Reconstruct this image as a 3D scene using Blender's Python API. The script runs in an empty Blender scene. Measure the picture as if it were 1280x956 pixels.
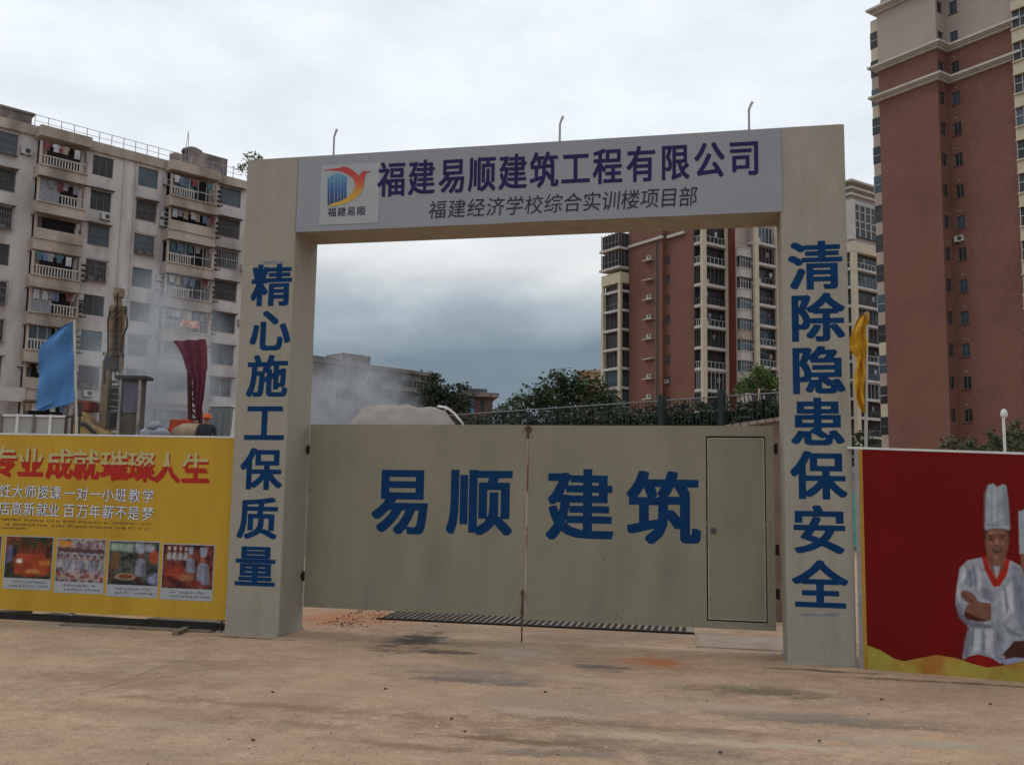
import bpy, bmesh, random
from math import *
from mathutils import Vector, noise
random.seed(7)
S = bpy.context.scene
COL = S.collection
# ------------------------------------------------------------------ camera, world, light, exposure
FOC = 1175.0; PITCH = radians(6.4); ROLL = radians(0.95); CAMZ = 1.65
C0 = Vector((0, 0, CAMZ)); FW = Vector((0, cos(PITCH), sin(PITCH)))
_R0 = Vector((1, 0, 0)); _U0 = Vector((0, -sin(PITCH), cos(PITCH)))
RT = _R0*cos(ROLL)+_U0*sin(ROLL); UP = _U0*cos(ROLL)-_R0*sin(ROLL)
cd = bpy.data.cameras.new('camera'); cam = bpy.data.objects.new('camera', cd); COL.objects.link(cam)
cd.sensor_width = 36; cd.lens = 36*FOC/1280; cd.clip_end = 4000; cd.clip_start = 0.1
from mathutils import Matrix
cam.matrix_world = Matrix.Translation(C0) @ Matrix((RT, UP, -FW)).transposed().to_4x4()
S.camera = cam
S.view_settings.view_transform = 'Standard'; S.view_settings.look = 'None'; S.view_settings.gamma = 1
S.view_settings.exposure = 0.12
W = bpy.data.worlds.new('World'); S.world = W; W.use_nodes = True
nt = W.node_tree; nt.nodes.clear(); N = nt.nodes.new; LK = nt.links.new
SUN_EL = radians(52); SUN_AZ = radians(-70)
out = N('ShaderNodeOutputWorld'); bg = N('ShaderNodeBackground'); bg.inputs['Strength'].default_value = 0.1
sky = N('ShaderNodeTexSky'); sky.sky_type = 'NISHITA'; sky.sun_disc = False
sky.sun_elevation = SUN_EL; sky.sun_rotation = SUN_AZ; sky.air_density = 1.5; sky.dust_density = 3
tc = N('ShaderNodeTexCoord'); sep = N('ShaderNodeSeparateXYZ'); LK(tc.outputs['Generated'], sep.inputs[0])
def wnoise(scale, sz, det, rough=.55, off=(0, 0, 0)):
    m = N('ShaderNodeMapping'); m.inputs['Scale'].default_value = (1, 1, sz); m.inputs['Location'].default_value = off
    LK(tc.outputs['Generated'], m.inputs[0])
    n = N('ShaderNodeTexNoise'); n.inputs['Scale'].default_value = scale; n.inputs['Detail'].default_value = det
    n.inputs['Roughness'].default_value = rough; LK(m.outputs[0], n.inputs['Vector']); return n
def wmath(op, a, b):
    m = N('ShaderNodeMath'); m.operation = op
    for i, v in enumerate((a, b)):
        if v is None: continue
        if isinstance(v, (int, float)): m.inputs[i].default_value = v
        else: LK(v, m.inputs[i])
    return m.outputs[0]
n1 = wnoise(3.2, 2.6, 3, .5, (0.6, .3, 0)); n2 = wnoise(7, 2.2, 6, .55, (2.3, 0, 1))
zz = wmath('ADD', sep.outputs[2], wmath('MULTIPLY', wmath('SUBTRACT', n1.outputs[0], .5), .085))
zz = wmath('ADD', zz, wmath('MULTIPLY', wmath('SUBTRACT', n2.outputs[0], .5), .03))
ramp = N('ShaderNodeValToRGB'); LK(zz, ramp.inputs[0]); e = ramp.color_ramp.elements
stops = [(0.0, (.28, .34, .40)), (.095, (.185, .245, .30)), (.145, (.175, .235, .29)), (.185, (.38, .45, .50)), (.228, (.77, .79, .79)), (.30, (.80, .85, .90)), (1.0, (.86, .90, .96))]
e[0].position = 0; e[0].color = (*stops[0][1], 1); e[1].position = 1; e[1].color = (*stops[-1][1], 1)
for p, c in stops[1:-1]:
    k = e.new(p); k.color = (*c, 1)
# soft brighter and greyer clouds
r2 = N('ShaderNodeValToRGB'); LK(n2.outputs[0], r2.inputs[0])
r2.color_ramp.elements[0].position = .36; r2.color_ramp.elements[0].color = (.92, .92, .935, 1)
r2.color_ramp.elements[1].position = .66; r2.color_ramp.elements[1].color = (1.06, 1.06, 1.055, 1)
mul = N('ShaderNodeMix'); mul.data_type = 'RGBA'; mul.blend_type = 'MULTIPLY'; mul.inputs[0].default_value = 1
LK(ramp.outputs[0], mul.inputs[6]); LK(r2.outputs[0], mul.inputs[7])
sc10 = N('ShaderNodeMix'); sc10.data_type = 'RGBA'; sc10.blend_type = 'MULTIPLY'; sc10.inputs[0].default_value = 1
sc10.clamp_result = False; LK(mul.outputs[2], sc10.inputs[6]); sc10.inputs[7].default_value = (10, 10, 10, 1)
mx = N('ShaderNodeMix'); mx.data_type = 'RGBA'; mx.inputs[0].default_value = .96
LK(sky.outputs[0], mx.inputs[6]); LK(sc10.outputs[2], mx.inputs[7]); LK(mx.outputs[2], bg.inputs[0]); LK(bg.outputs[0], out.inputs[0])
sd = bpy.data.lights.new('sun', 'SUN'); sd.energy = 0.5; sd.angle = radians(20); sd.color = (1, .96, .9)
so = bpy.data.objects.new('sun', sd); COL.objects.link(so)
# sun direction as the Sky Texture puts it: rotation measured from +Y
sdir = Vector((sin(SUN_AZ)*cos(SUN_EL), cos(SUN_AZ)*cos(SUN_EL), sin(SUN_EL)))
so.rotation_euler = sdir.to_track_quat('Z', 'Y').to_euler()

# ------------------------------------------------------------------ helpers
def ray(px, py): return FW*FOC + RT*(px-640) + UP*(478-py)
def ground(px, py, z=0.0):
    r = ray(px, py); return C0 + r*((z-CAMZ)/r.z)
def at(px, py, Y):
    r = ray(px, py); return C0 + r*(Y/r.y)
class Fr:
    """a vertical frame: local x along the face, local y into it, z up"""
    def __init__(s, o, deg):
        s.o = Vector((o[0], o[1], 0)); s.deg = deg; a = radians(deg)
        s.d = Vector((cos(a), sin(a), 0)); s.b = Vector((-sin(a), cos(a), 0))
    def xz(s, px, py, y=0.0):
        r = ray(px, py); o = s.o + s.b*y
        p = C0 + r*((o-C0).dot(s.b)/r.dot(s.b)); q = p-s.o
        return q.dot(s.d), q.z
    def x(s, px, py=400, y=0.0): return s.xz(px, py, y)[0]
    def z(s, px, py, y=0.0): return s.xz(px, py, y)[1]
    def y(s, px, x, py=400):
        r = ray(px, py); o = s.o + s.d*x
        p = C0 + r*((o-C0).dot(s.d)/r.dot(s.d)); return (p-s.o).dot(s.b)
    def w(s, x, y, z=0): return s.o + s.d*x + s.b*y + Vector((0, 0, z))
def lin(c):
    return tuple((v/255/12.92 if v/255 <= .04045 else ((v/255+.055)/1.055)**2.4) for v in c)
MATS = {}
def mat(name, col, rough=.8, var=.12, scale=3.0, col2=None, mix2=(.5, .62), s2=1.0, stretch=(1, 1, 1), bump=.0, bscale=40, metal=0, spec=.12, fine=0):
    """procedural material: base colour, blotchy second colour, small value variation, bump"""
    if name in MATS: return MATS[name]
    m = bpy.data.materials.new(name); m.use_nodes = True; MATS[name] = m
    t = m.node_tree; b = t.nodes['Principled BSDF']; n = t.nodes.new; l = t.links.new
    b.inputs['Roughness'].default_value = rough; b.inputs['Metallic'].default_value = metal
    b.inputs['Specular IOR Level'].default_value = spec
    tcn = n('ShaderNodeTexCoord'); mp = n('ShaderNodeMapping'); mp.inputs['Scale'].default_value = stretch
    l(tcn.outputs['Object'], mp.inputs[0])
    def nz(sc, det):
        k = n('ShaderNodeTexNoise'); k.inputs['Scale'].default_value = sc; k.inputs['Detail'].default_value = det
        l(mp.outputs[0], k.inputs['Vector']); return k.outputs[0]
    cur = None
    rgb = n('ShaderNodeRGB'); rgb.outputs[0].default_value = (*col, 1); cur = rgb.outputs[0]
    if col2:
        r = n('ShaderNodeMapRange'); r.inputs[1].default_value = mix2[0]; r.inputs[2].default_value = mix2[1]
        l(nz(s2, 5), r.inputs[0])
        x = n('ShaderNodeMix'); x.data_type = 'RGBA'; l(r.outputs[0], x.inputs[0]); l(cur, x.inputs[6]); x.inputs[7].default_value = (*col2, 1); cur = x.outputs[2]
    if var:
        r = n('ShaderNodeMapRange'); r.inputs[1].default_value = .3; r.inputs[2].default_value = .7
        r.inputs[3].default_value = 1-var; r.inputs[4].default_value = 1+var; l(nz(scale, 6), r.inputs[0])
        x = n('ShaderNodeVectorMath'); x.operation = 'SCALE'; l(cur, x.inputs[0]); l(r.outputs[0], x.inputs[3]); cur = x.outputs[0]
    if fine:
        r = n('ShaderNodeMapRange'); r.inputs[1].default_value = .3; r.inputs[2].default_value = .7
        r.inputs[3].default_value = 1-fine; r.inputs[4].default_value = 1+fine; l(nz(scale*18, 3), r.inputs[0])
        x = n('ShaderNodeVectorMath'); x.operation = 'SCALE'; l(cur, x.inputs[0]); l(r.outputs[0], x.inputs[3]); cur = x.outputs[0]
    l(cur, b.inputs['Base Color'])
    if bump:
        k = n('ShaderNodeBump'); k.inputs['Strength'].default_value = bump; k.inputs['Distance'].default_value = .02
        l(nz(bscale, 4), k.inputs['Height']); l(k.outputs[0], b.inputs['Normal'])
    return m
def tag(o, label=None, cat=None, group=None, kind=None):
    if label: o['label'] = label
    if cat: o['category'] = cat
    if group: o['group'] = group
    if kind: o['kind'] = kind
    return o
def thing(name, label, cat, fr=None, loc=(0, 0, 0), deg=0, group=None):
    o = bpy.data.objects.new(name, None); COL.objects.link(o); o.empty_display_size = .3
    if fr is not None: loc = fr.o; deg = fr.deg
    o.location = loc; o.rotation_euler = (0, 0, radians(deg))
    return tag(o, label, cat, group)
class MB:
    def __init__(s): s.v = []; s.f = []; s.m = []; s.cm = 0
    def box(s, x0, x1, y0, y1, z0, z1):
        n = len(s.v)
        s.v += [(x, y, z) for z in (z0, z1) for x, y in ((x0, y0), (x1, y0), (x1, y1), (x0, y1))]
        s.f += [tuple(n+i for i in q) for q in ((3, 2, 1, 0), (4, 5, 6, 7), (0, 1, 5, 4), (1, 2, 6, 5), (2, 3, 7, 6), (3, 0, 4, 7))]
        s.m += [s.cm]*6; return s
    def quad(s, *p):
        n = len(s.v); s.v += [tuple(q) for q in p]; s.f.append(tuple(range(n, n+len(p)))); s.m.append(s.cm); return s
    def tube(s, p, q, r, n=8, r2=None):
        p, q = Vector(p), Vector(q); d = (q-p)
        if d.length < 1e-6: return s
        z = d.normalized(); a = Vector((0, 0, 1)) if abs(z.z) < .9 else Vector((1, 0, 0))
        u = z.cross(a).normalized(); w = z.cross(u); k = len(s.v); r2 = r if r2 is None else r2
        for c, rr in ((p, r), (q, r2)):
            for i in range(n):
                t = 2*pi*i/n; s.v.append(tuple(c+u*(rr*cos(t))+w*(rr*sin(t))))
        for i in range(n):
            j = (i+1) % n; s.f.append((k+i, k+n+i, k+n+j, k+j)); s.m.append(s.cm)
        s.f.append(tuple(k+i for i in range(n))); s.f.append(tuple(k+n+i for i in reversed(range(n)))); s.m += [s.cm]*2
        return s
    def path(s, pts, r, n=8):
        for a, b in zip(pts[:-1], pts[1:]): s.tube(a, b, r, n)
        return s
    def sweep(s, pts, radii, n=10):
        """continuous tapered tube through pts"""
        k = len(s.v); P = [Vector(p) for p in pts]
        for i, p in enumerate(P):
            d = (P[min(i+1, len(P)-1)]-P[max(i-1, 0)]).normalized()
            a = Vector((0, 0, 1)) if abs(d.z) < .9 else Vector((0, 1, 0))
            u = d.cross(a).normalized(); w = d.cross(u)
            for j in range(n):
                t = 2*pi*j/n; s.v.append(tuple(p+(u*cos(t)+w*sin(t))*radii[i]))
        for i in range(len(P)-1):
            for j in range(n):
                q = (j+1) % n; s.f.append((k+i*n+j, k+i*n+q, k+(i+1)*n+q, k+(i+1)*n+j)); s.m.append(s.cm)
        s.f.append(tuple(k+j for j in reversed(range(n)))); s.f.append(tuple(k+(len(P)-1)*n+j for j in range(n))); s.m += [s.cm]*2
        return s
    def prism(s, poly, y0, y1):
        """polygon in x,z extruded along y"""
        n = len(s.v); k = len(poly)
        s.v += [(x, y0, z) for x, z in poly]+[(x, y1, z) for x, z in poly]
        s.f.append(tuple(range(n, n+k))); s.f.append(tuple(range(n+2*k-1, n+k-1, -1))); s.m += [s.cm]*2
        for i in range(k):
            j = (i+1) % k; s.f.append((n+i, n+k+i, n+k+j, n+j)); s.m.append(s.cm)
        return s
    def ball(s, c, rx, ry, rz, n=10, h=6, top=1.0, jit=0):
        k = len(s.v)
        for i in range(h+1):
            t = -pi/2+pi*i/h
            for j in range(n):
                a = 2*pi*j/n; q = 1+random.uniform(-jit, jit)
                s.v.append((c[0]+rx*cos(t)*cos(a)*q, c[1]+ry*cos(t)*sin(a)*q, c[2]+rz*sin(t)*q))
        for i in range(h):
            for j in range(n):
                q = (j+1) % n; s.f.append((k+i*n+j, k+i*n+q, k+(i+1)*n+q, k+(i+1)*n+j)); s.m.append(s.cm)
        return s
    def mesh(s, name, mats):
        me = bpy.data.meshes.new(name); me.from_pydata(s.v, [], s.f)
        if not isinstance(mats, (list, tuple)): mats = [mats]
        for x in mats: me.materials.append(x)
        if len(mats) > 1: me.polygons.foreach_set('material_index', s.m)
        me.update(); return me
    def build(s, name, mats, parent=None, loc=(0, 0, 0), deg=0, smooth=False, bevel=0, **tg):
        me = s.mesh(name, mats)
        bm = bmesh.new(); bm.from_mesh(me); bmesh.ops.recalc_face_normals(bm, faces=bm.faces)
        if bevel: bmesh.ops.bevel(bm, geom=[e for e in bm.edges if len(e.link_faces) == 2], offset=bevel, segments=2, affect='EDGES', profile=.6)
        bm.to_mesh(me); bm.free()
        if smooth: me.polygons.foreach_set('use_smooth', [True]*len(me.polygons))
        return inst(name, me, parent, loc, deg, **tg)
def inst(name, me, parent=None, loc=(0, 0, 0), deg=0, **tg):
    o = bpy.data.objects.new(name, me); COL.objects.link(o); o.parent = parent
    o.location = loc; o.rotation_euler = (0, 0, radians(deg)); return tag(o, **tg)

# lettering: the font that ships inside Blender, turned into mesh, cell = ink box of a full square character
_G = {}
def glyph_raw(ch, off, depth):
    cu = bpy.data.curves.new('g', 'FONT'); cu.body = ch; cu.offset = off; cu.resolution_u = 3; cu.extrude = depth
    o = bpy.data.objects.new('g', cu); COL.objects.link(o); dg = bpy.context.evaluated_depsgraph_get(); dg.update()
    me = bpy.data.meshes.new_from_object(o.evaluated_get(dg)); v = [tuple(p.co) for p in me.vertices]; f = [tuple(p.vertices) for p in me.polygons]
    bpy.data.objects.remove(o); bpy.data.curves.remove(cu); bpy.data.meshes.remove(me); return v, f
_v, _ = glyph_raw('国', 0, .01); _bx = (min(p[0] for p in _v), max(p[0] for p in _v), min(p[1] for p in _v), max(p[1] for p in _v))
_v2, _ = glyph_raw('器', 0, .01); _by = (min(p[1] for p in _v2), max(p[1] for p in _v2))
_bb = (_bx[0]-.03, _bx[1]+.03, _by[0], _by[1])
def glyph(ch, off, slant=0):
    k = (ch, off, slant)
    if k not in _G:
        # the font is a plain weight: a bolder letter is a stack of hair-thin shifted paint layers (a fraction of a millimetre apart)
        v, f = glyph_raw(ch, 0, 0)
        x0, x1, z0, z1 = _bb; V = []; F_ = []; 
        sh = [(0, 0)]+([(off*i/3, off*.62*j/3) for i in range(-3, 4) for j in range(-3, 4) if max(abs(i), abs(j)) == 3] if off > 0 else [])
        for i, (dx, dz) in enumerate(sh):
            q = len(V); V += [((p[0]+dx-x0)/(x1-x0)-.5, .00004*i, (p[1]+dz-z0)/(z1-z0)-.5) for p in v]; F_ += [tuple(q+j for j in g) for g in f]
        g = 1/(1+2*off*1.1)
        _G[k] = ([((x+slant*z)*g, y, (z+.10*slant*x)*g) for x, y, z in V], F_)
    return _G[k]
def char(ch, fr, box, parent, m, y=0.0, off=.02, name='painted_character', th=.003, loc=None, slant=0):
    """box = pixel ink box of a full character; centre + size go to the face's own coordinates"""
    x0, y0, x1, y1 = box; cx, cy = (x0+x1)/2, (y0+y1)/2
    ux, uz = fr.xz(cx, cy, y); w = fr.x(x1, cy, y)-fr.x(x0, cy, y); h = fr.z(cx, y0, y)-fr.z(cx, y1, y)
    v, f = glyph(ch, off, slant); b = MB(); b.v = [(p[0]*w, -p[1]*(.5 if th < .002 else 1), p[2]*h) for p in v]; b.f = list(f)
    me = b.mesh(name, m)
    return inst(name, me, parent, (ux, y, uz))
def holed_wall(b, x0, x1, z0, z1, holes, y=0.0, rev=.25):
    """wall face in plane y with rectangular openings and reveals rev deep"""
    xs = sorted({x0, x1} | {min(max(h[i], x0), x1) for h in holes for i in (0, 1)}); zs = sorted({z0, z1} | {min(max(h[i], z0), z1) for h in holes for i in (2, 3)})
    for i in range(len(xs)-1):
        for j in range(len(zs)-1):
            cx, cz = (xs[i]+xs[i+1])/2, (zs[j]+zs[j+1])/2
            if any(h[0] < cx < h[1] and h[2] < cz < h[3] for h in holes): continue
            b.quad((xs[i], y, zs[j]), (xs[i+1], y, zs[j]), (xs[i+1], y, zs[j+1]), (xs[i], y, zs[j+1]))
    for a, c, p, q in holes:
        r = y+rev
        b.quad((a, y, p), (a, r, p), (a, r, q), (a, y, q)); b.quad((c, y, p), (c, y, q), (c, r, q), (c, r, p))
        b.quad((a, y, p), (c, y, p), (c, r, p), (a, r, p)); b.quad((a, y, q), (a, r, q), (c, r, q), (c, y, q))
        b.quad((a, r, p), (c, r, p), (c, r, q), (a, r, q))


import numpy as np
def blur(a, r):
    if r < 1: return a
    for ax in (0, 1):
        for _ in range(2):
            p = np.concatenate([np.repeat(np.take(a, [0], ax), r, ax), a, np.repeat(np.take(a, [-1], ax), r, ax)], ax)
            c = np.cumsum(p, ax); n = a.shape[ax]; z = np.zeros_like(np.take(c, [0], ax)); c = np.concatenate([z, c], ax)
            a = (np.take(c, range(2*r+1, 2*r+1+n), ax)-np.take(c, range(0, n), ax))/(2*r+1)
    return a
def inside(pts, X, Y):
    m = np.zeros(X.shape, bool); n = len(pts)
    for i in range(n):
        (xa, ya), (xb, yb) = pts[i], pts[(i+1) % n]
        if ya == yb: continue
        m ^= ((ya > Y) != (yb > Y)) & (X < (xb-xa)*(Y-ya)/(yb-ya)+xa)
    return m
def attr_mat(name):
    if name in MATS: return MATS[name]
    m = bpy.data.materials.new(name); m.use_nodes = True; t = m.node_tree; a = t.nodes.new('ShaderNodeAttribute'); a.attribute_name = 'print'
    b_ = t.nodes['Principled BSDF']; t.links.new(a.outputs['Color'], b_.inputs['Base Color']); b_.inputs['Roughness'].default_value = .6; b_.inputs['Specular IOR Level'].default_value = .12; MATS[name] = m; return m
def raster_print(name, fr, parent, box, step, shapes, bg, y, masked=False, seed=1, grain=.10, bgnoise=None):
    """a flat photographic print: a fine sheet whose ink colours come from soft-edged overlapping shapes"""
    x0, y0, x1, y1 = box; nx_ = int((x1-x0)/step)+1; ny_ = int((y1-y0)/step)+1; rs = np.random.RandomState(seed)
    X, Y = np.meshgrid(np.linspace(x0, x1, nx_), np.linspace(y0, y1, ny_)); img = np.ones((ny_, nx_, 3))*np.array(bg); cov = np.zeros((ny_, nx_))
    if bgnoise is not None:
        cols, r_ = bgnoise; acc = np.zeros((ny_, nx_))
        for q, w_ in ((r_, 1.), (max(1, r_//2), .7), (max(1, r_//4), .5)):
            f_ = blur(rs.rand(ny_, nx_), q); acc += w_*(f_-f_.mean())/(f_.std()+1e-6)
        acc = np.clip((acc/2.6+1)/2, 0, .999)*(len(cols)-1); i0 = acc.astype(int); fr_ = (acc-i0)[..., None]; C_ = np.array(cols); img = C_[i0]*(1-fr_)+C_[np.minimum(i0+1, len(cols)-1)]*fr_
    for pts, col, soft in shapes:
        m = blur(inside(pts, X, Y).astype(float), int(round(soft/step))); m = m[..., None]; img = img*(1-m)+np.array(col)*m; cov = np.maximum(cov, m[..., 0])
    g = blur(rs.rand(ny_, nx_), 1); g = (g-g.mean())/g.std(); g2 = blur(rs.rand(ny_, nx_), 5); g2 = (g2-g2.mean())/g2.std()
    wgt = cov if masked else 1
    img = np.clip(img*(1+(grain*.5*g+grain*.7*g2)*wgt)[..., None], .002, 1)
    a, b_, c = fr.xz(x0, y0, y), fr.xz(x1, y0, y), fr.xz(x0, y1, y)
    v = [];
    for j in range(ny_):
        for i in range(nx_):
            p = fr.xz(X[j, i], Y[j, i], y); v.append((p[0], y, p[1]))
    f = []
    for j in range(ny_-1):
        for i in range(nx_-1):
            if masked and max(cov[j, i], cov[j+1, i+1], cov[j, i+1], cov[j+1, i]) < .03: continue
            f.append((j*nx_+i, (j+1)*nx_+i, (j+1)*nx_+i+1, j*nx_+i+1))
    me = bpy.data.meshes.new(name); me.from_pydata(v, [], f); me.materials.append(attr_mat('photographic_print'))
    at_ = me.color_attributes.new('print', 'FLOAT_COLOR', 'POINT'); at_.data.foreach_set('color', np.concatenate([img, np.ones((ny_, nx_, 1))], 2).astype(np.float32).ravel())
    return inst(name, me, parent)

# ------------------------------------------------------------------ materials
M_beige = mat('beige_painted_steel', (.262, .242, .178), .65, .06, 1.6, col2=(.222, .202, .15), mix2=(.45, .75), s2=1.3, stretch=(1.6, 1, .5), bump=.25, bscale=2.2, fine=.05)
M_pillar = mat('beige_plaster', (.33, .305, .25), .9, .07, 2.5, col2=(.275, .25, .195), mix2=(.5, .75), s2=2.6, stretch=(1.6, 1.6, .35), bump=.25, bscale=24, fine=.06)
M_banner = mat('pale_banner_vinyl', (.29, .30, .325), .6, .05, 1.1, bump=.12, bscale=3)
M_patch = mat('white_vinyl', (.36, .385, .40), .6, .05, 5)
M_navy = mat('navy_print', (.022, .018, .085), .55, .1, 4)
M_black = mat('black_print', (.035, .032, .045), .6, .1, 4)
M_blue = mat('blue_wall_paint', (.003, .036, .115), .7, .16, 9, fine=.08)
M_rust = mat('rusty_steel', (.10, .06, .04), .85, .3, 20)
M_dark = mat('dark_gap', (.03, .028, .025), .9, .2, 8)
M_white = mat('white_paint', (.62, .62, .60), .6, .1, 4)
M_conc = mat('grey_concrete', (.30, .28, .25), .9, .15, 3, col2=(.2, .18, .16), s2=2, bump=.3)
M_steel = mat('galvanised_steel', (.30, .30, .30), .5, .15, 12, metal=.4)

# ------------------------------------------------------------------ ground
def ground_material():
    m = bpy.data.materials.new('dusty_concrete_ground'); m.use_nodes = True; t = m.node_tree; b = t.nodes['Principled BSDF']; n = t.nodes.new; l = t.links.new
    b.inputs['Roughness'].default_value = .9; b.inputs['Specular IOR Level'].default_value = .2
    tcn = n('ShaderNodeTexCoord')
    def mapping(sc, rot=0, loc=(0, 0, 0)):
        q = n('ShaderNodeMapping'); q.inputs['Scale'].default_value = sc; q.inputs['Rotation'].default_value = (0, 0, rot); q.inputs['Location'].default_value = loc
        l(tcn.outputs['Object'], q.inputs[0]); return q.outputs[0]
    def nz(vec, sc, det=6, rough=.6):
        k = n('ShaderNodeTexNoise'); k.inputs['Scale'].default_value = sc; k.inputs['Detail'].default_value = det; k.inputs['Roughness'].default_value = rough; l(vec, k.inputs['Vector']); return k.outputs[0]
    def rng(v, a, b_, c=0, d=1):
        r = n('ShaderNodeMapRange'); r.inputs[1].default_value = a; r.inputs[2].default_value = b_; r.inputs[3].default_value = c; r.inputs[4].default_value = d; l(v, r.inputs[0]); return r.outputs[0]
    def mixc(f, a, c):
        x = n('ShaderNodeMix'); x.data_type = 'RGBA'
        if isinstance(f, float): x.inputs[0].default_value = f
        else: l(f, x.inputs[0])
        if isinstance(a, tuple): x.inputs[6].default_value = (*a, 1)
        else: l(a, x.inputs[6])
        x.inputs[7].default_value = (*c, 1); return x.outputs[2]
    def mul(a, c):
        x = n('ShaderNodeMath'); x.operation = 'MULTIPLY'; l(a, x.inputs[0])
        if isinstance(c, float): x.inputs[1].default_value = c
        else: l(c, x.inputs[1])
        return x.outputs[0]
    iso = mapping((1, 1, 1)); st = mapping((.8, 1.15, 1), radians(18)); st2 = mapping((.5, 1.0, 1), radians(30), (3, 1, 0))
    col = mixc(rng(nz(st, 1.1), .4, .66), (.44, .325, .245), (.34, .245, .185))
    col = mixc(mul(rng(nz(st2, .9, 5), .5, .66), .8), col, (.30, .25, .215))
    col = mixc(mul(rng(nz(st, 2.4, 7, .7), .54, .72), .7), col, (.24, .165, .115))
    col = mixc(mul(rng(nz(iso, .55, 4), .58, .72), .55), col, (.47, .36, .27))
    col = mixc(mul(rng(nz(iso, 9, 5, .7), .58, .75), .45), col, (.21, .155, .12))
    col = mixc(mul(rng(nz(mapping((.9, 1.5, 1), radians(8)), 4.5, 9, .78), .5, .62), .6), col, (.25, .17, .12))
    col = mixc(mul(rng(nz(mapping((.8, 1.3, 1), radians(14), (9, 2, 0)), 3.0, 9, .78), .52, .66), .55), col, (.56, .47, .38))
    col = mixc(mul(rng(nz(iso, 45, 5, .85), .5, .62), .6), col, (.20, .15, .12))
    col = mixc(mul(rng(nz(iso, 26, 5, .85), .54, .66), .5), col, (.62, .53, .45))
    # stains at their own places: (x, y, rx, ry, colour, strength)
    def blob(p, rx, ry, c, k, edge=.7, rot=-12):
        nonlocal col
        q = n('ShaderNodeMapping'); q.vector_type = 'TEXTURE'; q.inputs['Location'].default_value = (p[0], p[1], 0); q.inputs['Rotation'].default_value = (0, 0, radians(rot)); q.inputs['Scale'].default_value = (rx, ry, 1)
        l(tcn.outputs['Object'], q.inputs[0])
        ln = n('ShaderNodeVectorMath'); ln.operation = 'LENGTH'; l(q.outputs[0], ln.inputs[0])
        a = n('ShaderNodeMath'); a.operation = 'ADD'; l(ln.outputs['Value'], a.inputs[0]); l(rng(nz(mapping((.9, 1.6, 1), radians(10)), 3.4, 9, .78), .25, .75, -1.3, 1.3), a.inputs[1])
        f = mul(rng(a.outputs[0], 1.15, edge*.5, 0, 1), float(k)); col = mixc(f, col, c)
    g = lambda x, y: ground(x, y)
    for px, py, rx, ry, c, k in [(520, 800, .33, .75, (.10, .08, .07), .8), (600, 845, .9, .3, (.23, .20, .19), .6), (690, 800, .9, .3, (.26, .22, .18), .5), (640, 815, .5, .35, (.42, .40, .37), .55),
                                 (825, 828, .35, .35, (.45, .19, .10), .75), (748, 834, .3, .18, (.14, .12, .12), .6), (955, 864, .75, .2, (.17, .14, .10), .65), (1010, 895, 1.1, .2, (.24, .21, .19), .6), (700, 875, .8, .3, (.36, .30, .26), .5),
                                 (620, 905, .9, .3, (.25, .17, .12), .45), (770, 930, 1.0, .2, (.22, .18, .16), .5), (150, 850, 1.0, .35, (.27, .18, .13), .45), (260, 830, .5, .4, (.22, .17, .13), .4),
                                 (150, 885, 1.2, .2, (.30, .20, .14), .4), (500, 860, 1.2, .6, (.40, .29, .22), .35), (870, 770, .8, .8, (.44, .35, .29), .8), (880, 880, .8, .15, (.44, .37, .32), .5), (690, 890, .5, .12, (.45, .40, .36), .4),
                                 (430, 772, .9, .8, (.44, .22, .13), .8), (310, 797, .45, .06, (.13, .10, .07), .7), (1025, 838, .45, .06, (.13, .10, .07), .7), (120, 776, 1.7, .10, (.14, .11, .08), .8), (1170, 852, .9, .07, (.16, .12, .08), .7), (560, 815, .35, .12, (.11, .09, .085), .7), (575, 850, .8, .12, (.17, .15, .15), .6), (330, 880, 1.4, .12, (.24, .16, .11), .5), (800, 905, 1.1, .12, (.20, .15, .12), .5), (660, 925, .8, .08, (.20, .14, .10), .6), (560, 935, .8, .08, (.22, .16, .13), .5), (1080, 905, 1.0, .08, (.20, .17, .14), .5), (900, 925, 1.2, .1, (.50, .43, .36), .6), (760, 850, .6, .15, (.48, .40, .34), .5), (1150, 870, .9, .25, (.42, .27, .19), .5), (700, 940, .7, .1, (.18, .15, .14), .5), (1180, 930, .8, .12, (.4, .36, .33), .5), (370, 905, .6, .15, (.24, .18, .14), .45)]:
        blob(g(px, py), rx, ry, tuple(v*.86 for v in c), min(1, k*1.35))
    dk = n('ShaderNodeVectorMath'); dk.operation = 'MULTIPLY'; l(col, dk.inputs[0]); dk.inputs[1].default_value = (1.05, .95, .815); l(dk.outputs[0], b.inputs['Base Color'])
    bp = n('ShaderNodeBump'); bp.inputs['Strength'].default_value = .8; bp.inputs['Distance'].default_value = .015
    h = n('ShaderNodeMath'); h.operation = 'ADD'; l(nz(iso, 22, 6, .75), h.inputs[0]); l(nz(st, 3, 4), h.inputs[1]); l(h.outputs[0], bp.inputs['Height']); l(bp.outputs[0], b.inputs['Normal'])
    return m
M_ground = ground_material()
# one sheet, finer and very slightly uneven close by, reaching the horizon
b = MB(); xs = [-900, -300, -100, -40, -20]+[-12+.5*i for i in range(53)]+[20, 40, 100, 300, 900]; ys = [-60, -10, 0]+[2+.5*i for i in range(40)]+[26, 35, 60, 120, 300, 1500]
for y in ys:
    for x in xs:
        near = -12 < x < 14 and 2 < y < 9.0
        b.v.append((x, y, noise.noise(Vector((x*.35, y*.5, 3)))*.02 if near else 0))
nx = len(xs)
for j in range(len(ys)-1):
    for i in range(nx-1): b.f.append((j*nx+i, j*nx+i+1, (j+1)*nx+i+1, (j+1)*nx+i)); b.m.append(0)
b.build('ground', M_ground, smooth=True, kind='structure')

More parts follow.
